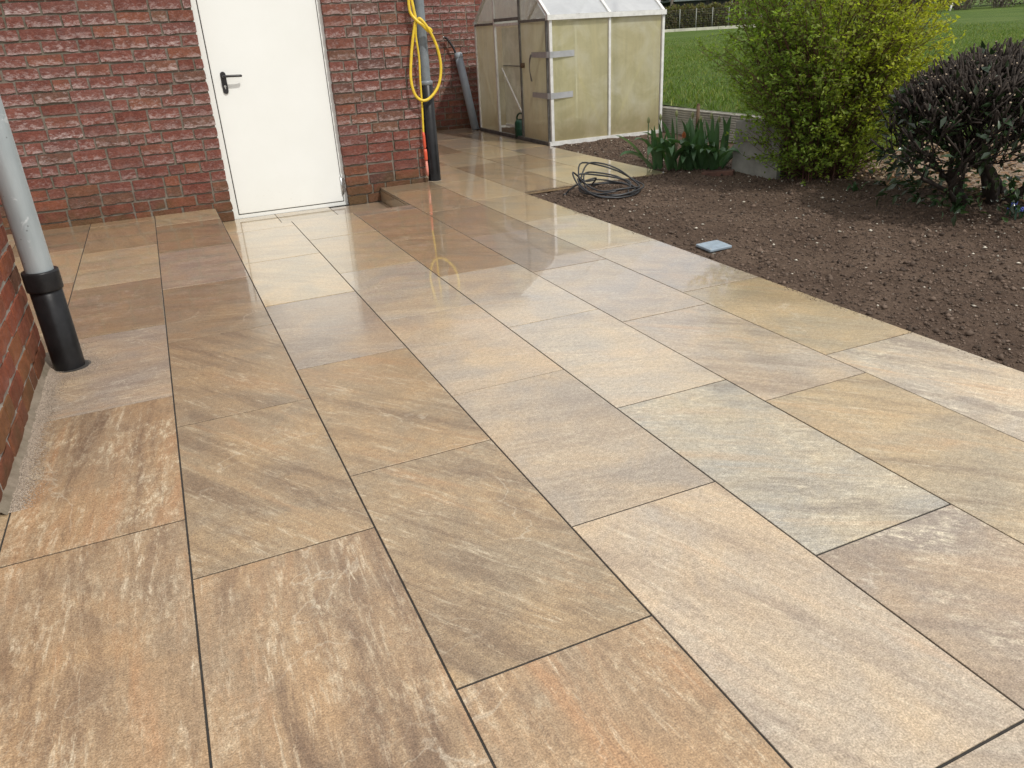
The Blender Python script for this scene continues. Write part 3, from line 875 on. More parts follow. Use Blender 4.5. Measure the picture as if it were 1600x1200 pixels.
MB().lathe([(.0, .43), (.008, .43), (.012, .40), (.013, .31), (.010, .30), (.010, .29), (.0, .29)], 14, (2.702 - 2.70, 2.085 - 2.04, -.1)).build('hose_coupling', M['orange'], hs)
MB().lathe([(.0, .285), (.013, .285), (.015, .26), (.015, .20), (.012, .19), (.0, .19)], 14, (2.703 - 2.70, 2.083 - 2.04, -.1)).build('hose_coupling', M['orange'], hs)
MB().lathe([(.0, .185), (.010, .185), (.012, .10), (.009, .06), (.0, .055)], 14, (2.704 - 2.70, 2.083 - 2.04, -.1)).build('spray_nozzle', plain('pale_red_plastic', (.62, .22, .16), .4), hs)

# ------------------------------------------------------------------ conduit leaning against the rear wall
cd = empty('conduit', (4.52, 5.56, 0))
tag(cd, 'grey plastic conduit with black cable leaning against the rear brick wall', 'conduit')
a = Vector((0.02, -.01, .0)); b = Vector((-.014, .285, .955))
b = Vector((4.47 - 4.52, 5.83 - 5.56, .955))
d = (b - a).normalized()
MB().tube([a, a + (b - a) * .5, b - d * .07], .052, 20).build('tube', M['tubegrey'], cd)
MB().tube([b - d * .07, b - d * .065, b - d * .02, b - d * .012, b], [.052, .057, .057, .053, .05], 20).build('tube_socket', M['tubegrey'], cd)
MB().tube(spline([b - d * .05 + Vector((-.03, 0, 0)), b + Vector((-.045, .0, .04)), b + Vector((-.08, .01, .11)), b + Vector((-.13, .015, .18)), b + Vector((-.165, .01, .20))], 6), .014, 10).build('cable', M['cable'], cd)
MB().tube([b + Vector((-.165, .01, .20)), b + Vector((-.185, .008, .208))], .007, 8).build('cable_core', M['steel'], cd)

# ------------------------------------------------------------------ greenhouse
GX0, GX1, GY0, GY1, GE, GR = 4.603, 6.050, 3.425, 5.480, 1.278, 2.05
gh = empty('greenhouse', (GX0, GY0, 0))
tag(gh, 'small aluminium greenhouse with cloudy yellowed panes and taped corner', 'greenhouse')
def P(x, y, z): return (x - GX0, y - GY0, z)
YM = (GY0 + GY1) / 2
D0, D1 = 4.130, 4.850            # doorway
def gbar(name, p, q, w=.03, h=.03, mat='alu', up=(0, 0, 1)):
    return MB().bar(P(*p), P(*q), w, h, up).build(name, M[mat], gh)
zb = .012
# base rails, posts, eaves
gbar('base_rail', (GX0 - .02, GY0, zb), (GX1 + .02, GY0, zb), .034, .045)
gbar('base_rail', (GX0, GY0 + .02, zb - .002), (GX0, GY1, zb - .002), .034, .04, 'darkalu')
gbar('base_rail', (GX1, GY0 + .02, zb), (GX1, GY1, zb), .034, .04)
gbar('base_rail', (GX0, GY1, zb), (GX1, GY1, zb), .034, .04)
gbar('corner_post', (GX0 + .022, GY0 - .002, .034), (GX0 + .022, GY0 - .002, GE - .012), .034, .034, up=(0, 1, 0))
gbar('corner_post', (GX0 - .004, GY0 + .030, .02), (GX0 - .004, GY0 + .030, GE - .014), .022, .022, 'darkalu', up=(0, 1, 0))
gbar('corner_post', (GX1 - .002, GY0 - .002, .034), (GX1 - .002, GY0 - .002, GE - .012), .030, .030, up=(0, 1, 0))
gbar('corner_post', (GX0, GY1, .034), (GX0, GY1, GE), .028, .028, up=(0, 1, 0))
gbar('corner_post', (GX1, GY1, .034), (GX1, GY1, GE), .028, .028, up=(0, 1, 0))
XM = 5.352
gbar('glazing_bar', (XM, GY0 - .003, .034), (XM, GY0 - .003, GE - .012), .026, .026, up=(0, 1, 0))
gbar('glazing_bar', (XM, GY1, .034), (XM, GY1, GE), .026, .026, up=(0, 1, 0))
gbar('gutter', (GX0 - .02, GY0 - .012, GE + .012), (GX1 + .02, GY0 - .012, GE + .012), .052, .050)
gbar('gutter', (GX0 - .02, GY1 + .012, GE + .012), (GX1 + .02, GY1 + .012, GE + .012), .05, .045)
# roof
gbar('ridge', (GX0 - .02, YM, GR), (GX1 + .02, YM, GR), .05, .04)
for x in (GX0 + .006, XM, GX1 - .006):
    gbar('rafter', (x, GY0 - .010, GE + .030), (x, YM, GR), .030, .028)
    gbar('rafter', (x, GY1 + .010, GE + .030), (x, YM, GR), .030, .028)
gbar('roof_brace', (XM - .05, GY0 + .03, GE + .03), (XM - .62, YM - .1, GR - .10), .018, .006, 'alu')
def quad_pane(name, pts, mat, th=.006):
    p = [Vector(P(*q)) for q in pts]
    m = MB(); m.add(p, [list(range(len(p)))])
    return m.build(name, M[mat], gh)
zr = lambda y: GE + .02 + (GR - GE - .03) * (1 - abs(y - YM) / (YM - GY0))
for xa, xb in ((GX0 + .022, XM - .014), (XM + .014, GX1 - .022)):
    quad_pane('side_pane', [(xa, GY0 + .004, .036), (xb, GY0 + .004, .036), (xb, GY0 + .004, GE - .010), (xa, GY0 + .004, GE - .010)], 'pane')
    quad_pane('side_pane', [(xa, GY1 - .004, .036), (xb, GY1 - .004, .036), (xb, GY1 - .004, GE - .010), (xa, GY1 - .004, GE - .010)], 'pane2')
    quad_pane('roof_pane', [(xa, GY0 + .010, zr(GY0 + .010) + .012), (xb, GY0 + .010, zr(GY0 + .010) + .012), (xb, YM - .025, GR - .012), (xa, YM - .025, GR - .012)], 'roofpane')
    quad_pane('roof_pane', [(xa, GY1 - .010, zr(GY1 - .010) + .012), (xb, GY1 - .010, zr(GY1 - .010) + .012), (xb, YM + .025, GR - .012), (xa, YM + .025, GR - .012)], 'roofpane')
# gable towards the path
gbar('door_post', (GX0 - .002, D0, .02), (GX0 - .002, D0, zr(D0)), .026, .030, 'darkalu', up=(0, 1, 0))
gbar('door_post', (GX0 - .002, D1, .02), (GX0 - .002, D1, zr(D1)), .026, .030, up=(0, 1, 0))
gbar('gable_rail', (GX0 - .001, GY0 + .03, GE - .005), (GX0 - .001, D0 - .014, GE - .005), .026, .026, 'darkalu')
gbar('gable_rail', (GX0 - .001, D1 + .014, GE - .005), (GX0 - .001, GY1, GE - .005), .026, .026, 'darkalu')
gbar('door_header', (GX0 - .008, D0 + .012, GE - .022), (GX0 - .008, D1 - .012, GE - .022), .020, .026)
gbar('door_header', (GX0 - .004, D0 + .012, GE + .030), (GX0 - .004, D1 - .012, GE + .030), .022, .034, 'darkalu')
quad_pane('gable_pane', [(GX0, D0 - .014, .03), (GX0, GY0 + .042, .03), (GX0, GY0 + .042, GE - .018), (GX0, D0 - .014, GE - .018)], 'pane2')
quad_pane('gable_pane', [(GX0, GY1 - .015, .03), (GX0, D1 + .014, .03), (GX0, D1 + .014, GE - .018), (GX0, GY1 - .015, GE - .018)], 'pane2')
quad_pane('gable_pane', [(GX0, D0 - .014, GE + .008), (GX0, GY0 + .03, GE + .008), (GX0, D0 - .014, zr(D0 - .014) - .02)], 'gablepane')
quad_pane('gable_pane', [(GX0, GY1 - .03, GE + .008), (GX0, D1 + .014, GE + .008), (GX0, D1 + .014, zr(D1 + .014) - .02)], 'gablepane')
quad_pane('gable_pane', [(GX0, D1 - .014, GE + .048), (GX0, D0 + .014, GE + .048), (GX0, D0 + .014, zr(D0) - .02), (GX0, YM, GR - .03), (GX0, D1 - .014, zr(D1) - .02)], 'gablepane')
# rear gable
ZR = [(GX1, GY0 + .03, .03), (GX1, GY1 - .03, .03), (GX1, GY1 - .03, GE), (GX1, YM, GR - .03), (GX1, GY0 + .03, GE)]
quad_pane('rear_pane', ZR, 'pane2')
gbar('rear_rail', (GX1 - .012, GY0 + .03, GE), (GX1 - .012, GY1 - .03, GE), .026, .026, 'darkalu')
gbar('rear_rail', (GX1 - .012, YM, .03), (GX1 - .012, YM, GR - .03), .026, .026, 'darkalu', up=(0, 1, 0))
# diagonal braces behind the panes
gbar('diagonal_brace', (4.680, GY0 + .013, 1.235), (5.325, GY0 + .013, .04), .020, .005, 'brace', up=(0, 1, 0))
gbar('diagonal_brace', (5.46, GY0 + .013, .20), (6.03, GY0 + .013, 1.235), .020, .005, 'brace', up=(0, 1, 0))
gbar('diagonal_brace', (GX0 + .014, 5.455, 1.05), (GX0 + .014, 4.90, .06), .006, .016, 'brace', up=(0, 1, 0))
gbar('diagonal_brace', (GX0 + .014, 3.50, 1.23), (GX0 + .014, 3.98, .30), .006, .014, 'darkalu', up=(0, 1, 0))
gbar('diagonal_brace', (4.66, D1 - .02, .775), (4.69, 4.22, .16), .014, .014, 'alu', up=(0, 1, 0))
# open sliding door leaf standing inside, its lower rail and kick strip
quad_pane('door_leaf', [(4.70, D1 + .02, .10), (4.72, D0 - .10, .10), (4.72, D0 - .10, 1.22), (4.70, D1 + .02, 1.22)], 'gablepane')
gbar('door_leaf_rail', (4.702, D1 + .02, .105), (4.722, D0 - .10, .105), .02, .03)
gbar('door_leaf_rail', (4.702, D1 + .02, .80), (4.722, D0 - .10, .80), .012, .012, 'darkalu')
# door pull and duct tape
MB().lathe([(.0, -.028), (.022, -.026), (.026, 0), (.022, .026), (.0, .028)], 12, P(GX0 - .016, 4.055, .82)).build('door_pull', M['stake'], gh)
def tape(z, xl, yl, h=.062):
    t_ = MB()
    t_.add([P(GX0 + .004, GY0 - .022, z - h / 2), P(xl, GY0 - .022 + .021, z - h / 2 + .004), P(xl, GY0 - .001, z + h / 2 + .004), P(GX0 + .004, GY0 - .022, z + h / 2),
            P(GX0 - .018, GY0 + .012, z - h / 2), P(GX0 - .018, GY0 + .012, z + h / 2), P(GX0 - .007, yl, z - h / 2 + .004), P(GX0 - .007, yl, z + h / 2 - .004), P(GX0 + .045, GY0 - .021, z - h / 2), P(GX0 + .045, GY0 - .021, z + h / 2)],
           [(0, 8, 9, 3), (8, 1, 2, 9), (4, 0, 3, 5), (6, 4, 5, 7)])
    o = t_.build('duct_tape', M['tape'], gh)
    sm = o.modifiers.new('thick', 'SOLIDIFY'); sm.thickness = .0015; sm.offset = 1
tape(.930, 4.914, 3.835)
tape(.515, 4.890, 3.838)
dt = MB()
q = spline([(GX0 - .012, 3.835, .935), (GX0 - .020, 3.855, .88), (GX0 - .024, 3.850, .78), (GX0 - .016, 3.838, .655)], 5)
for i, c in enumerate(q):
    dt.v += [Vector(P(c.x, c.y - .008 - .014 * math.sin(i * .5), c.z)), Vector(P(c.x - .004, c.y + .014, c.z))]
for i in range(len(q) - 1): dt.f.append([2 * i, 2 * i + 1, 2 * i + 3, 2 * i + 2]); dt.sm.append(True)
o = dt.build('loose_tape_end', plain('dull_tape_underside', (.16, .155, .145), .6), gh)
sm = o.modifiers.new('thick', 'SOLIDIFY'); sm.thickness = .0015

# watering can just inside the doorway
wc = empty('watering_can', (4.655, 4.315, .0))
tag(wc, 'dark green plastic watering can standing in the greenhouse doorway', 'watering can')
MB().lathe([(.0, .004), (.072, .004), (.080, .02), (.083, .10), (.080, .17), (.066, .20), (.040, .212), (.036, .208)], 28).build('body', M['green'], wc)
MB().lathe([(.0835, .095), (.0865, .098), (.0865, .108), (.0835, .111)], 28).build('rib', M['green'], wc)
MB().tube(spline([(-.02, .060, .175), (-.02, .075, .235), (-.01, .03, .275), (0, -.035, .275), (0, -.074, .235), (0, -.078, .15)], 6), .0105, 10).build('handle', M['green'], wc)
MB().tube(spline([(.06, .02, .05), (.15, .04, .12), (.24, .06, .24)], 5), [.022] * 3 + [.017] * 4 + [.012] * 4, 12).build('spout', M['green'], wc)

# ------------------------------------------------------------------ coil of black cable on the soil
ck = empty('cable_coil', (3.70, .66, 0))
tag(ck, 'loose coil of black cable lying on the dark soil', 'cable')
pts = [(-.318, .125, .006), (-.285, .10, .05), (-.20, .07, .095), (-.08, .06, .115)]
for lp in range(6):
    ph0 = random.uniform(-.3, .3); r = random.uniform(.15, .265); tx = random.uniform(-.12, .24); ty = random.uniform(-.35, .25)
    cx, cy = random.uniform(-.04, .05), random.uniform(-.04, .05)
    for k in range(10):
        a = 2.0 + ph0 * .1 - 2 * math.pi * k / 10
        x = cx + r * math.cos(a) * 1.08; y = cy + r * math.sin(a) * 1.0
        z = .012 + lp * .007 + max(0, (y * .42 + x * ty * .5 + .03) * (1.1 if lp % 2 else .3)) + .012 * math.sin(a * 2 + lp)
        pts.append((x, y, max(.012, z)))
pts += [(.10, -.10, .10), (.085, -.14, .03), (.08, -.15, .012)]
MB().tube(spline(pts, 5), .0064, 8).build('cable', M['cable'], ck)
MB().tube([(-.327, .132, .003), (-.312, .121, .010)], .012, 10).build('cable_end', M['black'], ck)

# ------------------------------------------------------------------ drain cover
cv = empty('drain_cover', (3.365, -1.055, .006))
tag(cv, 'small square blue-grey metal cover plate set in the soil', 'cover')
cv.rotation_euler = (R(1.5), R(-2), R(-2))
MB().bbox((-.074, -.070, -.012), (.074, .070, .004), .004).build('cover_plate', M['plate'], cv)
for sx_ in (-1, 1):
    for sy_ in (-1, 1):
        MB().lathe([(.0, .0062), (.004, .006), (.006, .0042)], 10, (sx_ * .060, sy_ * .056, 0)).build('screw', M['steel'], cv)
MB().box((-.078, -.074, -.07), (.078, .074, -.020)).build('cover_base', M['concrete'], cv)

# ------------------------------------------------------------------ clods and grit on the soil
n = 60000
px = rng.uniform(3.19, 5.75, n); py = rng.uniform(-3.6, 3.35, n)
keep = ~((py > 1.10) & (px < 4.56)) & ~((px > 3.27) & (px < 3.46) & (py > -1.15) & (py < -.96))
px, py = px[keep], py[keep]
sz = np.clip(rng.lognormal(math.log(.0042), .55, len(px)), .0015, .022)
pz = np.array([soil_h(x, y) for x, y in zip(px, py)]) + sz * .25
kk = rng.uniform(.45, 1.65, (len(px), 1))
clods = blobs('soil_clods', np.stack([px, py, pz], 1), sz, np.array([[.100, .072, .054]]) * kk, M['stone'], .8)
tag(clods, 'crumbly dark brown soil clods covering the garden bed', 'soil', kind='stuff')
n = 1700
px = rng.uniform(3.25, 5.9, n); py = rng.uniform(-3.4, 3.3, n)
keep = ~((py > 1.09) & (px < 4.57)) & ~((px > 3.27) & (px < 3.46) & (py > -1.15) & (py < -.96)) & (rng.uniform(0, 1, n) < np.clip(.35 + (px - 3.4) * .35, 0, 1))
px, py = px[keep], py[keep]
sz = np.clip(rng.lognormal(math.log(.0050), .5, len(px)), .0022, .013)
pz = np.array([soil_h(x, y) for x, y in zip(px, py)]) + .007
kk = rng.uniform(.35, 1.1, (len(px), 1))
grit = blobs('pale_grit', np.stack([px, py, pz], 1), sz, np.array([[.62, .57, .47]]) * kk, M['stone'], .6)
tag(grit, 'pale shell chips and grit scattered over the dark soil', 'grit', kind='stuff')

pts = []; sz = []; cl = []
for _ in range(2600):
    if random.random() < .7: x, y = 3.185 - abs(random.gauss(0, .022)) + .004, random.uniform(-3.4, 1.10)
    else: x, y = random.uniform(3.2, 4.56), 1.115 + abs(random.gauss(0, .018)) - .003
    if noise.noise(Vector((x * 2, y * 2.3, 0))) < -.05 and random.random() < .8: continue
    pts.append((x, y, .001)); sz.append(random.uniform(.0008, .0038) * random.uniform(.5, 1)); k = random.uniform(.5, 1.5); cl.append((.08 * k, .058 * k, .044 * k))
crumbs = blobs('soil_crumbs', pts, sz, cl, M['stone'])
tag(crumbs, 'fine soil crumbs spilled over the edge of the paving', 'soil', kind='stuff')
# twigs and dead leaves lying on the bed
# ------------------------------------------------------------------ leaf card helper
def leaf_cards(P0, D, U, ln, wd, col, name, mat, parent=None, fold=.25, n_seg=1):
    """lens-shaped leaves: base point, direction, up, length, width; 6 verts, 4 tris"""
    P0 = np.asarray(P0, np.float32); D = np.asarray(D, np.float32); U = np.asarray(U, np.float32)
    D = D / np.linalg.norm(D, axis=1, keepdims=True)
    S = np.cross(D, U); S /= (np.linalg.norm(S, axis=1, keepdims=True) + 1e-6)
    N = np.cross(S, D)
    ln = np.asarray(ln, np.float32)[:, None]; wd = np.asarray(wd, np.float32)[:, None]
    a = P0
    m = P0 + D * ln * .5 - N * ln * .06
    tip = P0 + D * ln - N * ln * .18
    l = P0 + D * ln * .45 + S * wd * .5 + N * wd * fold * .5
    r = P0 + D * ln * .45 - S * wd * .5 + N * wd * fold * .5
    n = len(P0)
    V = np.stack([a, l, m, r, tip], 1).reshape(-1, 3)
    T = np.array([(0, 2, 1), (0, 3, 2), (1, 2, 4), (2, 3, 4)])
    F = (T[None] + (np.arange(n) * 5)[:, None, None]).reshape(-1, 3)
    C = np.repeat(np.asarray(col, np.float32), 5, axis=0)
    return link(name, tri_mesh(name, V, F, C), mat, parent)

def rand_dirs(n, up=0.0):
    v = rng.normal(size=(n, 3)); v[:, 2] += up
    return v / np.linalg.norm(v, axis=1, keepdims=True)

# ------------------------------------------------------------------ grass
n = 90000
d = rng.uniform(0, 1, n) ** .8 * 16
th = rng.uniform(R(22), R(75), n)
n = 420000
gxp = rng.uniform(6.2, 30, n); gyp = rng.uniform(-3, 26, n)
dist = np.hypot(gxp - .6, gyp + 4.5); azi = np.degrees(np.arctan2(gxp - .6, gyp + 4.5))
near = (azi > 31) & (azi < 62) & (rng.uniform(0, 1, n) < np.clip(1.25 - (dist - 9) / 20, 0, 1))
gxp, gyp = gxp[near], gyp[near]
ok = np.array([(x > 8.6 or y > 1.75) for x, y in zip(gxp, gyp)])
gxp, gyp = gxp[ok], gyp[ok]
gz = np.array([lawn_h(x, y) for x, y in zip(gxp, gyp)])
n = len(gxp)
hh = rng.uniform(.02, .06, n) * np.where(gxp < 7.6, 1.35, 1.0)
ww = rng.uniform(.006, .013, n)
an = rng.uniform(0, 6.28, n)
dx, dy = np.cos(an) * ww, np.sin(an) * ww
lean = rng.normal(0, .035, (n, 2))
V = np.stack([np.stack([gxp - dx, gyp - dy, gz - .01], 1), np.stack([gxp + dx, gyp + dy, gz - .01], 1), np.stack([gxp + lean[:, 0], gyp + lean[:, 1], gz + hh], 1)], 1).reshape(-1, 3)
F = np.arange(3 * n).reshape(-1, 3)
k = rng.uniform(.6, 1.35, (n, 1))
gc = np.array([[.105, .165, .032]]) * k
yel = rng.uniform(0, 1, n) < .2
gc[yel] = np.array([.20, .22, .06]) * k[yel]
grass = link('grass', tri_mesh('grass', V, F, np.repeat(gc, 3, axis=0)), M['grassblade'])
tag(grass, 'short green grass growing behind the ribbed garden edging', 'grass', kind='stuff')

# ------------------------------------------------------------------ ribbed decking used as garden edging
ed = empty('ribbed_edging', (6.165, 2.6, 0))
tag(ed, 'low grey edging of grooved decking planks between soil and lawn', 'edging')
for pz0 in (-.01, .138):
    pr = MB(); nr = 6
    prof = []
    hh_ = .144
    for i in range(nr):
        z = pz0 + hh_ * i / nr; s_ = hh_ / nr
        prof += [(-.016, z + s_ * .06), (-.016, z + s_ * .52), (.004, z + s_ * .58), (.004, z + s_ * 1.0)]
    prof += [(.012, pz0 + hh_), (.012, pz0)]
    m_ = len(prof)
    vs = [(x, -1.1, z) for x, z in prof] + [(x, 1.02, z) for x, z in prof]
    pr.add(vs, [(k, (k + 1) % m_, m_ + (k + 1) % m_, m_ + k) for k in range(m_)] + [list(range(m_ - 1, -1, -1)), list(range(m_, 2 * m_))])
    pr.build('plank', M['deck'], ed)

st = empty('wooden_stake', (5.95, 2.58, 0))
tag(st, 'short dark wooden stake standing behind the tulips', 'stake')
MB().tube([(0, 0, -.05), (0, 0, .2), (.003, 0, .36)], .019, 10).build('stake_shaft', M['stake'], st)
MB().tube([(.003, 0, .36), (.004, 0, .375)], [.019, .014], 10).build('stake_top', M['stake'], st)

# ------------------------------------------------------------------ concrete panel on edge
cp = empty('concrete_panel', (4.955, .77, 0))
tag(cp, 'grey concrete panel standing on edge between tulips and yellow-green bush', 'panel')
import bmesh
m = MB().bbox((0, -.52, -.08), (.045, 0, .415), .006)
o = m.build('panel_face', M['concrete'], cp)
MB().box((.006, -.50, .4155), (.039, -.02, .4185)).build('panel_edge', M['concrete'], cp)
cp.rotation_euler = (0, R(2.5), R(2))

wb = empty('wood_offcut', (4.80, .74, .0))
tag(wb, 'reddish brown piece of wood lying on soil before the concrete panel', 'wood')
wb.rotation_euler = (R(3), R(-4), R(-52))
MB().bbox((-.13, -.035, -.01), (.13, .035, .036), .008).build('offcut_board', plain('red_brown_wood', (.105, .052, .036), .85, var=.35, scale=18, bump=.4), wb)
MB().box((-.134, -.028, -.004), (-.1305, .028, .030)).build('end_grain', M['stake'], wb)
sn = blobs('flat_stone', [(4.63, 1.02, .008)], [.045], [(.22, .17, .14)], M['stone'], .25)
tag(sn, 'flat pale brown stone on soil in front of the tulips', 'stone')

# ------------------------------------------------------------------ tulips
tu = empty('tulip_clump', (4.80, 1.16, 0))
tu.scale = (1.1, 1.1, 1.15)
tag(tu, 'clump of leafy green tulips with one orange flower', 'tulips')
def ribbon(name, base, az, ln, wd, rise, curl, mat, col, parent, twist=0.0, nseg=9):
    """lanceolate leaf that rises and bends outwards"""
    V = []; F = []; C = []
    p = Vector(base); el = rise
    dirh = Vector((math.cos(az), math.sin(az), 0)); side = Vector((-math.sin(az), math.cos(az), 0))
    for i in range(nseg + 1):
        t = i / nseg
        w = wd * (math.sin(math.pi * min(1, (t * .86 + .10))) ** .8) * (1 if t < 1 else .02)
        d_ = dirh * math.cos(el) + Vector((0, 0, 1)) * math.sin(el)
        nrm = -dirh * math.sin(el) + Vector((0, 0, 1)) * math.cos(el)
        sd_ = (side * math.cos(twist * t) + nrm * math.sin(twist * t))
        up_ = nrm * w * .28
        V += [p + sd_ * w / 2 + up_, p - nrm * .0, p - sd_ * w / 2 + up_]
        k = random.uniform(.93, 1.07) * (1 - .1 * t)
        C += [tuple(c * k for c in col)] * 3
        p = p + d_ * ln / nseg
        el -= curl * (t ** 1.5) * 2.2 / nseg
        if p.z < .012: p.z = .012
    for i in range(nseg):
        a = 3 * i
        F += [(a, a + 1, a + 4, a + 3), (a + 1, a + 2, a + 5, a + 4)]
    o = link(name, tri_mesh(name, np.array([tuple(v) for v in V]), np.array(F), np.array(C), True), mat, parent)
    return o
NL = 46
random.seed(21)
for i in range(NL):
    a = random.uniform(0, 6.283); r = abs(random.gauss(0, .11))
    bx, by = .22 * math.cos(a) * random.random() - .0, .22 * math.sin(a) * random.random()
    # clump is longer along the line facing the camera's right
    tt = -.27 + .54 * ((i * 0.618) % 1)
    bx, by = tt * .62 + random.uniform(-.06, .06), -tt * .80 + random.uniform(-.06, .06)
    outer = i % 5 < 2
    k = random.uniform(.7, 1.45)
    col = (.062 * k, .130 * k, .054 * k)
    if outer: ribbon('leaf', (bx - .05, by - .06, 0), R(random.uniform(140, 330)), random.uniform(.27, .40), random.uniform(.055, .08), R(random.uniform(45, 72)), random.uniform(1.6, 2.8), M['tulipleaf'], col, tu, random.uniform(-.6, .6))
    else: ribbon('leaf', (bx, by, 0), random.uniform(0, 6.283), random.uniform(.28, .42), random.uniform(.032, .056), R(random.uniform(66, 89)), random.uniform(.0, .55), M['tulipleaf'], col, tu, random.uniform(-1.2, 1.2))
for i, (tt, az, ln_, ri, cu) in enumerate(((-.30, 158, .40, 52, .9), (-.27, 170, .34, 40, 1.8), (-.22, 215, .36, 58, 3.2), (-.15, 240, .36, 62, 3.6), (-.06, 262, .34, 60, 3.8), (.04, 235, .33, 58, 3.8),
                                            (.12, 255, .34, 55, 3.4), (.20, 290, .33, 55, 3.0), (.26, 325, .32, 50, 2.6), (-.25, 190, .38, 66, 2.2), (.0, 225, .30, 45, 2.6), (.27, 345, .34, 60, 1.6))):
    k = random.uniform(.85, 1.5)
    ribbon('leaf', (tt * .62 - .05, -tt * .80 - .06, 0), R(az), ln_, random.uniform(.055, .075), R(ri), cu, M['tulipleaf'], (.062 * k, .130 * k, .056 * k), tu, random.uniform(-.5, .5), 11)
for i, (tt, h) in enumerate(((-.33, .33), (-.25, .35), (-.10, .38), (.03, .37), (.16, .36), (.24, .34), (.09, .34))):
    bx, by = tt * .62, -tt * .80
    q = [(bx, by, 0), (bx + random.uniform(-.01, .01), by, h * .5), (bx + random.uniform(-.02, .02), by, h)]
    stm = MB().tube(spline(q, 4), .0045, 7).build('stem', plain('tulip_stem_green', (.10, .17, .07), .5), tu)
    cx, cy = q[-1][0], q[-1][1]
    MB().lathe([(.003, -.004), (.011, .008), (.0125, .020), (.009, .036), (.002, .047)], 10, (cx, cy, h)).build('bud', plain('closed_bud', (.20, .22, .09), .5), tu)
bx, by, h = -.065, -.02, .235
MB().tube([(bx, by, 0), (bx, by, h)], .0045, 7).build('stem', plain('flower_stem_green', (.10, .17, .07), .5), tu)
for k in range(6):
    o = ribbon('petal', (bx, by, h - .005), k * 1.047 + .3, .050, .030, R(84), .25, M['flower'], (.52, .21, .12), tu)

# ------------------------------------------------------------------ yellow-green bush
def stem_path(base, az, lean, h, bend, n=9):
    p = Vector(base); pts = [p.copy()]; el = R(90) - lean
    wob = random.uniform(-.4, .4)
    for i in range(n):
        el -= bend / n; az += wob / n
        d_ = Vector((math.cos(az) * math.cos(el), math.sin(az) * math.cos(el), math.sin(el)))
        p = p + d_ * (h / n); pts.append(p.copy())
    return pts
random.seed(33)
BX, BY = 5.27, .12
bush = empty('yellow_green_bush', (BX, BY, 0))
tag(bush, 'tall loose bush with many small yellow-green leaves beside the soil bed', 'bush')
stems = MB(); LP = []; LD = []; LC = []; LL = []
def leafy_twig(p0, d2, tl, nl):
    p1 = p0 + d2 * tl
    stems.tube([p0, p1], [.0016, .0008], 3, False)
    # sunlight painted into leaf colour: yellower towards the top right, greener low left
    yl = min(1, max(0, -.12 + .30 * p1.z + .75 * (p1.x * .6 - p1.y * .75) + random.uniform(-.15, .2)))
    kt = random.uniform(.7, 1.25)
    for q_ in range(nl):
        t_ = (q_ + .5) / nl
        pp = p0.lerp(p1, .15 + .9 * t_)
        LP.append(pp + Vector((random.gauss(0, .010), random.gauss(0, .010), random.gauss(0, .010))))
        LD.append(d2 * .6 + Vector((random.gauss(0, .8), random.gauss(0, .8), random.gauss(.1, .6))))
        k = kt * random.uniform(.8, 1.2)
        LC.append(((.185 + .215 * yl) * k, (.275 + .115 * yl) * k, (.048 - .016 * yl) * k))
        LL.append(random.uniform(.020, .038))
for i in range(135):
    a = random.uniform(0, 6.283); r0 = random.uniform(.0, .22)
    base = (r0 * math.cos(a) * 1.0, r0 * math.sin(a) * 1.3, 0)
    ln = random.uniform(.9, 1.85)
    lean = R(random.uniform(1, 17 if ln > 1.4 else 26)); bend = R(random.uniform(3, 18 if ln > 1.4 else 45))
    az = a + random.uniform(-.5, .5)
    pts = stem_path(base, az, lean, ln, bend, 9)
    stems.tube(pts, list(np.linspace(.0062, .0016, 10)), 5, False)
    for j in range(1, 10):
        for _ in range(4 if j > 1 else 2):
            a2 = random.uniform(0, 6.283); el2 = R(random.uniform(-5, 65))
            p0 = pts[j - 1].lerp(pts[j], random.random())
            d2 = Vector((math.cos(a2) * math.cos(el2), math.sin(a2) * math.cos(el2), math.sin(el2)))
            leafy_twig(p0, d2, random.uniform(.06, .20), random.randint(8, 13))
# leafy skirt: low side shoots all round
for i in range(1500):
    a = random.uniform(0, 6.283); z = random.uniform(.10, 1.35)
    rr = float(np.interp(z, [.1, .35, .6, .9, 1.35], [.40, .50, .58, .63, .60])) * random.uniform(.5, 1.08)
    p0 = Vector((rr * math.cos(a), rr * math.sin(a) * 1.12, z))
    el2 = R(random.uniform(-10, 55)); a2 = a + random.uniform(-1, 1)
    d2 = Vector((math.cos(a2) * math.cos(el2), math.sin(a2) * math.cos(el2), math.sin(el2)))
    stems.tube([Vector((rr * .35 * math.cos(a), rr * .35 * math.sin(a), max(.02, z - .30))), p0], [.0022, .0014], 3, False)
    leafy_twig(p0, d2, random.uniform(.08, .18), random.randint(9, 14))
stems.build('stems', M['redstem'], bush)
LL = np.array(LL)
leaf_cards([tuple(p) for p in LP], [tuple(d_) for d_ in LD], rand_dirs(len(LP), 1.2), LL, LL * .52, LC, 'foliage', M['leaf'], bush)

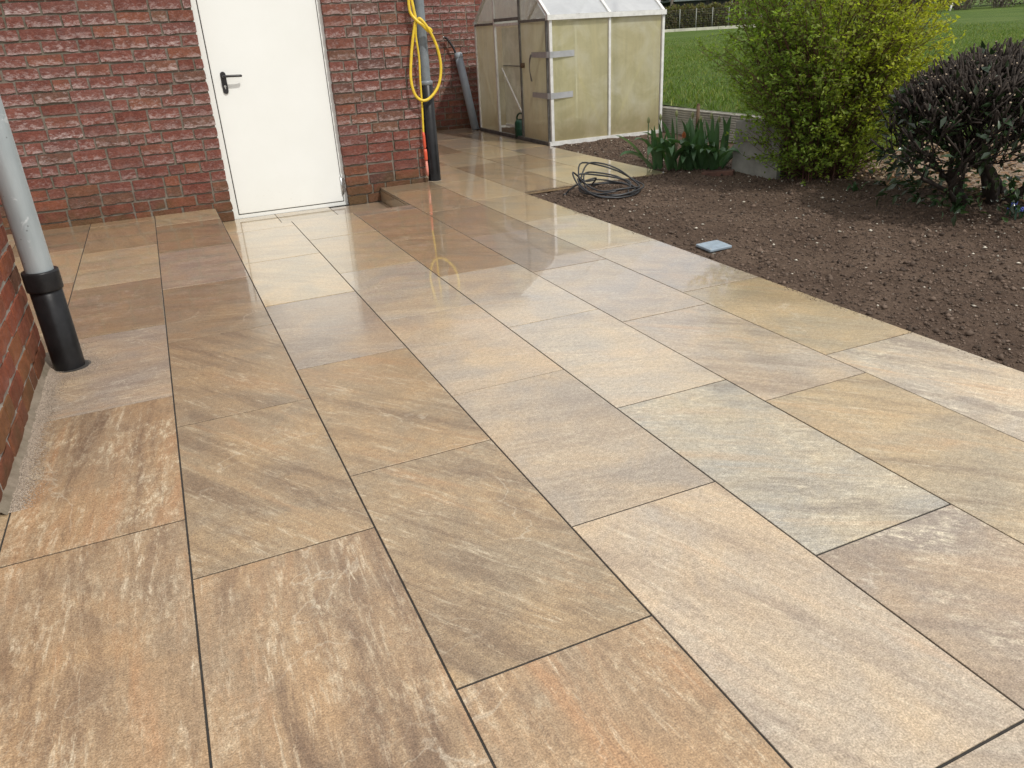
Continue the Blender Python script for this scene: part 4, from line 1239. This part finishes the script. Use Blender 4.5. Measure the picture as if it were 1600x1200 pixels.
# ------------------------------------------------------------------ hard-pruned laurel
random.seed(5)
HXc, HYc = 5.36, -1.28
hd = empty('pruned_laurel', (HXc, HYc, 0))
tag(hd, 'dark hard-pruned laurel shrub with bare stubs and few glossy leaves', 'shrub')
wood = MB(); tips = []
RX, RY, RZ = .72, .68, .86
def dome(p): return math.sqrt((p.x / RX) ** 2 + (p.y / RY) ** 2 + (max(0, p.z - .35) / (RZ - .35)) ** 2)
def grow(p, d_, r, depth):
    ln = [.28, .22, .17, .14, .12, .11][depth] * random.uniform(.75, 1.25)
    pts = [p.copy()]; q = p.copy(); dd = d_.copy()
    for s_ in range(3):
        dd = (dd + Vector((random.gauss(0, .16), random.gauss(0, .16), random.gauss(.06, .12)))).normalized()
        q = q + dd * ln / 3; pts.append(q.copy())
        if dome(q) > 1: break
    r1 = r * .72
    wood.tube(pts, list(np.linspace(r, r1, len(pts))), 6 if r > .008 else 4, depth > 2)
    if dome(q) > 1 or depth >= 5:
        tips.append((q, dd, r1)); return
    nb = [4, 4, 3, 3, 3][depth]
    for b in range(nb):
        sp = [.75, .75, .62, .5, .4][depth]
        nd_ = (dd + Vector((random.gauss(0, sp), random.gauss(0, sp), random.gauss(.25, .3)))).normalized()
        grow(q, nd_, max(.0042, r1 * random.uniform(.62, .9)), depth + 1)
for (bx, by, dx_, dy_, r) in ((0, 0, -.3, .1, .040), (.03, -.03, .35, -.3, .038), (.05, .06, .1, .45, .030), (.28, -.22, .3, -.1, .036), (.25, .1, .2, .2, .030), (-.05, -.02, -.5, -.35, .026), (-.08, .06, -.95, .45, .028), (-.16, .08, -.7, .35, .024), (-.2, .02, -.9, .1, .022)):
    grow(Vector((bx, by, -.02)), Vector((dx_, dy_, 1)).normalized(), r, 0)
ends = MB(); LP = []; LD = []; LC = []; LL = []
for (q, dd, r1) in tips:
    for _ in range(random.choice([1, 1, 2])):
        d2 = (dd * .9 + Vector((random.gauss(0, .45), random.gauss(0, .45), .45 + random.gauss(0, .3)))).normalized()
        ln = random.uniform(.02, .12)
        rr = random.uniform(.0036, .0068)
        e = q + d2 * ln
        wood.tube([q, e], [rr, rr * .9], 5, True)
        if random.random() < .2: ends.tube([e, e + d2 * .0015], [rr * .92, rr * .9], 6, True)
wood.build('branches', M['bark'], hd)
tag(ends.build('cut_ends', M['cutwood'], hd), kind='stuff')
def add_leaf(p, d_, ln, col):
    LP.append(tuple(p)); LD.append(tuple(d_)); LC.append(col); LL.append(ln)
for (q, dd, r1) in tips:
    low = q.z < .62
    nl = random.choice([0, 0, 0, 1, 1]) if not low else random.choice([0, 1, 2, 2])
    for _ in range(nl):
        k = random.uniform(.5, 1.3)
        add_leaf(q + Vector((random.gauss(0, .03), random.gauss(0, .03), random.gauss(-.02, .04))), dd + Vector((random.gauss(0, .7), random.gauss(0, .7), random.gauss(-.3, .6))), random.uniform(.045, .085), (.026 * k, .050 * k, .020 * k))
for _ in range(430):   # skirt of leafy shoots, thick on the left and low down
    a = random.uniform(0, 6.283); rr = random.uniform(.30, .66)
    p = Vector((rr * math.cos(a) * 1.02, rr * math.sin(a) * 1.0, random.uniform(.05, .52)))
    k = random.uniform(.5, 1.5)
    add_leaf(p, Vector((math.cos(a), math.sin(a), random.gauss(-.1, .5))) + Vector((random.gauss(0, .5), random.gauss(0, .5), 0)), random.uniform(.045, .09), (.024 * k, .052 * k, .018 * k))
for _ in range(240):   # leafy left flank
    a = R(random.uniform(110, 260)); rr = random.uniform(.42, .72); k = random.uniform(.45, 1.2)
    add_leaf(Vector((rr * math.cos(a), rr * math.sin(a), random.uniform(.08, .62))), Vector((math.cos(a) * .5, math.sin(a) * .5, random.gauss(.1, .8))), random.uniform(.05, .085), (.030 * k, .052 * k, .022 * k))
for _ in range(90):
    p = Vector((random.uniform(-.45, .3), random.uniform(-.5, .15), random.uniform(.03, .28))); k = random.uniform(.8, 1.6)
    add_leaf(p, Vector((random.gauss(0, 1), random.gauss(0, 1), random.gauss(.2, .5))), random.uniform(.05, .085), (.05 * k, .095 * k, .03 * k))
LL = np.array(LL)
leaf_cards(LP, LD, rand_dirs(len(LP), 1.0), LL, LL * .42, LC, 'leaves', M['laurel'], hd, .3)

# ------------------------------------------------------------------ dry litter behind the shrubs
n = 9000
px = rng.uniform(5.35, 8.7, n); py = rng.uniform(-3.2, .8, n)
pz = np.array([max(mulch_fn(x, y), soil_h(x, y) if x < 6.5 else -1) for x, y in zip(px, py)]) + .012
ln = rng.uniform(.02, .065, n)
dirs = rand_dirs(n); dirs[:, 2] *= .35
k = rng.uniform(.5, 1.25, (n, 1))
lc = np.where(rng.uniform(0, 1, (n, 1)) < .5, np.array([[.36, .27, .19]]), np.array([[.26, .16, .10]])) * k
lt = leaf_cards(np.stack([px, py, pz], 1), dirs, rand_dirs(n, 1.5), ln, ln * rng.uniform(.3, .7, n), lc, 'leaf_litter', M['litter'])
tag(lt, 'dry beige leaf litter on ground behind the shrubs', 'litter', kind='stuff')

# ------------------------------------------------------------------ small plants
random.seed(9)
bl = empty('blue_flowers', (5.12, -1.60, .01))
tag(bl, 'small blue spring flowers at the right edge below the pruned shrub', 'flowers')
for i in range(9):
    ribbon('leaf', (random.uniform(-.05, .05), random.uniform(-.05, .05), 0), random.uniform(0, 6.28), random.uniform(.06, .11), .010, R(random.uniform(50, 80)), .9, M['tulipleaf'], (.03, .09, .05), bl)
for i in range(5):
    x, y, h = random.uniform(-.045, .03), random.uniform(-.04, .04), random.uniform(.055, .09)
    s_ = MB().tube([(x, y, 0), (x, y, h)], .002, 5).build('stem', M['green'], bl)
    fl = MB()
    for q_ in range(14):
        a = q_ * 2.4; z = h + .022 * q_ / 14
        fl.lathe([(0, -.005), (.005, -.002), (.0045, .003), (0, .004)], 6, (x + .009 * math.cos(a), y + .009 * math.sin(a), z))
    fl.build('flower_head', plain('blue_petals', (.14, .19, .62), .5), bl)
for i, (x, y, lab) in enumerate(((5.08, -.43, 'small green sprout on soil between the bush and the pruned shrub'), (5.02, -1.30, 'low green weed on soil in front of the pruned shrub'))):
    w_ = empty('garden_weed', (x, y, .01)); tag(w_, lab, 'weed', 'weeds sprouting in the bed')
    for q_ in range(12):
        k = random.uniform(.8, 1.3)
        ribbon('leaf', (random.gauss(0, .02), random.gauss(0, .02), 0), random.uniform(0, 6.28), random.uniform(.05, .10), random.uniform(.010, .02), R(random.uniform(40, 80)), 1.0, M['tulipleaf'], (.045 * k, .10 * k, .04 * k), w_)

# ------------------------------------------------------------------ background
random.seed(12)
F0 = Vector((23.2, 31.2, 0)); F1 = Vector((29.2, 28.7, 0))
def fz(t): p = F0.lerp(F1, t); return Vector((p.x, p.y, lawn_h(p.x, p.y) + .02))
fe = empty('wire_fence', fz(0))
tag(fe, 'wire fence with pale metal posts along the far edge of the lawn', 'fence')
for i in range(9):
    p = fz(i / 8) - fz(0)
    MB().tube([p + Vector((0, 0, -.1)), p + Vector((0, 0, .98))], .022, 8).build('post', M['galv'], fe)
wire = MB()
for k in range(9):
    z = .08 + k * .105
    wire.tube([fz(0) - fz(0) + Vector((0, 0, z)), fz(1) - fz(0) + Vector((0, 0, z))], .0016, 4)
for k in range(75):
    p = fz(k / 75) - fz(0); wire.tube([p + Vector((0, 0, .05)), p + Vector((0, 0, .95))], .0014, 4)
wire.build('wire_mesh', M['galv'], fe)
kb = empty('concrete_kerb', fz(0))
tag(kb, 'pale concrete kerb strip at the foot of the far wire fence', 'kerb')
for i in range(6):
    a_, b_ = fz(i / 6) - fz(0), fz((i + .985) / 6) - fz(0)
    MB().bar(a_ + Vector((-.12, -.25, .03)), b_ + Vector((-.12, -.25, .03)), .10, .16).build('kerb_stone', M['kerb'], kb)

def cloud_leaves(name, n, cen, rad, col, mat, parent, ln=(.08, .18), shell=.5, wr=.6):
    d_ = rand_dirs(n); rr = rng.uniform(0, 1, n) ** shell
    lump = 1 + .28 * np.sin(d_[:, 0] * 5 + cen[0]) * np.sin(d_[:, 1] * 6 + 1) + .2 * np.sin(d_[:, 2] * 9)
    p = np.asarray(cen) + d_ * (rr * lump)[:, None] * np.asarray(rad)
    k = rng.uniform(.5, 1.35, (n, 1))
    l_ = rng.uniform(*ln, n)
    return leaf_cards(p, rand_dirs(n), rand_dirs(n, 1.0), l_, l_ * wr, np.asarray([col]) * k, name, mat, parent)

hg = empty('boundary_hedge', fz(0))
tag(hg, 'clipped brownish green hedge growing behind the wire fence', 'hedge')
n = 15000
tt = rng.uniform(0, 1, n); dn = rng.uniform(.06, .7, n); zz = rng.uniform(0, 1.12, n)
pp = np.array([tuple(fz(t) - fz(0)) for t in tt]); nrm = np.array([.38, .92, 0])
pp = pp + nrm * dn[:, None]; pp[:, 2] += zz + .06 * np.sin(tt * 60)
k = rng.uniform(.4, 1.4, (n, 1)); ln = rng.uniform(.06, .15, n)
hc = np.where(rng.uniform(0, 1, (n, 1)) < .4, np.array([[.17, .135, .075]]), np.array([[.135, .145, .055]])) * k
leaf_cards(pp, rand_dirs(n), rand_dirs(n, 1), ln, ln * .6, hc, 'foliage', M['leaf'], hg)
tw = MB()
for i in range(160):
    t = random.random(); p = fz(t) - fz(0) + Vector((.38, .92, 0)) * random.uniform(.2, .9)
    tw.tube([p, p + Vector((random.uniform(-.1, .1), random.uniform(-.1, .1), random.uniform(.7, 1.3)))], .012, 4, False)
tw.build('stems', M['bark'], hg)

sh = empty('garden_shed', (30.0, 34.0, lawn_h(30, 34)))
tag(sh, 'low dark shed with pale flat roof edge behind the hedge', 'shed')
MB().box((-2.2, -1, -.2), (2.4, 1.5, 1.35)).build('wall', M['shed'], sh)
MB().box((-2.5, -1.4, 1.35), (2.7, 1.8, 1.44)).build('roof', M['shedroof'], sh)
wd_ = MB().box((.55, -1.03, .72), (1.15, -1.002, 1.22)).build('window', M['gasket'], sh)
MB().box((.93, -1.05, .92), (1.03, -1.03, 1.25)).box((.70, -1.05, .90), (.93, -1.03, .96)).build('window_frame', M['whitepaint'], wd_)
sh.rotation_euler = (0, 0, R(-22))

def tree(name, label, x, y, h, rad, col, trunk_r, leafy=2200, lean=0.0, mat='greytrunk', crown_low=.35, group=None, ln=(.10, .24)):
    z0 = lawn_h(x, y) if x > 6 else 0
    t_ = empty(name, (x, y, z0)); tag(t_, label, 'tree', group)
    tr = MB(); top = Vector((lean * h, 0, h * .9))
    pts = [Vector((0, 0, -.1)), Vector((lean * h * .3 + random.uniform(-.1, .1), 0, h * .3)), Vector((lean * h * .6, random.uniform(-.1, .1), h * .6)), top]
    tr.tube(pts, [trunk_r, trunk_r * .8, trunk_r * .55, trunk_r * .2], 8, False)
    for i in range(16):
        f = random.uniform(.25, .9); p = pts[0].lerp(top, f); a = random.uniform(0, 6.28)
        q_ = p + Vector((math.cos(a), math.sin(a), random.uniform(.3, 1.0))).normalized() * rad * random.uniform(.5, .95) * (1.2 - f * .6)
        tr.tube([p, p.lerp(q_, .5) + Vector((0, 0, .08)), q_], [trunk_r * .38, trunk_r * .22, trunk_r * .06], 5, False)
    tr.build('trunk', M[mat], t_)
    if leafy:
        c_ = h * (crown_low + (1 - crown_low) / 2)
        cloud_leaves('crown', leafy, (lean * h * .6, 0, c_), (rad, rad, h * (1 - crown_low) * .56), col, M['leaf'], t_, ln, .45)
    return t_
# trees standing behind the hedge on the left of the lawn
spots = [(25.2, 33.4, 5.5, 1.5, (.045, .040, .022), .07, 500, .05, 'thin grey-barked tree rising behind the hedge beside the greenhouse'),
         (26.6, 33.0, 6.0, 1.5, (.05, .045, .025), .075, 500, .16, 'pale leaning tree trunk behind the hedge left of the shed'),
         (30.3, 31.2, 5.5, 1.6, (.07, .085, .03), .07, 900, -.12, 'pale trunked tree leaning beside the low shed')]
for (x, y, h, r, c_, tr_, lf, le, lb) in spots:
    tree('bare_tree', lb, x, y, h, r, c_, tr_, lf, le, group='thin trees behind the hedge')
evs = [(22.5, 37.5, 'dark evergreen tree far behind, directly over the greenhouse corner'), (26.0, 39.5, 'dark evergreen tree far behind the leaning pale trunk'), (29.5, 40.5, 'dark evergreen tree rising behind the middle of the low shed'),
       (33.5, 38.5, 'dark evergreen tree behind the right end of the low shed'), (37.5, 38.0, 'dark evergreen tree behind the tall bush, right of the shed')]
for (x, y, lb) in evs:
    tree('evergreen_tree', lb, x, y, random.uniform(6.5, 8.5), 2.9, (.030, .036, .020), .16, 5200, 0, 'bark', .0, 'evergreen trees beyond the lawn', (.22, .5))
pb = empty('pale_shrub', (29.4, 27.0, lawn_h(29.4, 27.0)))
tag(pb, 'grey-white blossoming shrub glimpsed behind the left edge of the bush', 'shrub')
cloud_leaves('blossom', 900, (0, 0, .62), (.75, .75, .62), (.46, .47, .50), M['stone'], pb, (.04, .09))
tw = MB()
for i in range(30):
    a = random.uniform(0, 6.28); tw.tube([(0, 0, 0), (.55 * math.cos(a), .55 * math.sin(a), random.uniform(.5, 1.1))], .012, 4, False)
tw.build('stems', M['bark'], pb)

# scrub along the far right edge of the lawn
import itertools
scr = [(39.5, 33.5, 1.7, (.09, .075, .05), 'grey-brown bare scrub bush at the far lawn edge just right of the tall bush'),
       (43.5, 32.2, 2.2, (.075, .085, .03), 'olive scrub bush behind the white stump at the far lawn edge'),
       (46.6, 31.3, 2.0, (.15, .125, .09), 'pale beige twiggy bush at far lawn edge right of the white stump'),
       (49.0, 30.4, 2.3, (.16, .14, .115), 'tall pale grey twiggy bush at the far right lawn edge'),
       (51.6, 29.6, 2.1, (.17, .125, .095), 'pinkish brown twiggy bush at the far right lawn edge'),
       (54.5, 28.0, 2.4, (.035, .045, .035), 'dark green bush at the far right picture edge'),
       (57.5, 26.6, 2.4, (.06, .06, .04), 'dull green bush beyond the right picture edge')]
for (x, y, h, c_, lb) in scr:
    s_ = empty('scrub_bush', (x, y, lawn_h(x, y))); tag(s_, lb, 'bush', 'scrub along the far lawn edge')
    cloud_leaves('foliage', 2400, (0, 0, h * .55), (1.7, 1.5, h * .6), c_, M['litter'], s_, (.08, .22), .5, .35)
    tw = MB()
    for i in range(40):
        a = random.uniform(0, 6.28); r_ = random.uniform(.3, 1.6); tw.tube([(r_ * .4 * math.cos(a), r_ * .4 * math.sin(a), 0), (r_ * math.cos(a), r_ * math.sin(a), h * random.uniform(.7, 1.25))], .018, 4, False)
    tw.build('stems', M['greytrunk'], s_)
for (x, y, lb) in ((42.0, 40.5, 'tall grey-brown tree behind the olive scrub bush'), (47.5, 39.5, 'tall grey-brown tree behind the pale twiggy bushes'), (53.0, 37.5, 'tall grey-brown tree behind the pinkish brown bush'), (59.0, 34.0, 'tall dark tree beyond the far right lawn corner')):
    tree('scrub_tree', lb, x, y, random.uniform(5.5, 7), 3.4, (.075, .068, .052), .16, 4200, 0, 'greytrunk', .0, 'trees beyond the far lawn edge', (.25, .55))
wp = empty('white_stump', (45.1, 30.7, lawn_h(45.1, 30.7)))
tag(wp, 'crooked white painted stump at the far edge of the lawn', 'stump')
MB().tube([(-.06, 0, -.05), (-.03, 0, .18), (.02, 0, .30), (.015, 0, .55)], [.06, .06, .07, .05], 8).build('stump_wood', M['whitepaint'], wp)
MB().tube([(.015, 0, .55), (.015, 0, .56)], [.05, .035], 8).build('stump_top', M['cutwood'], wp)
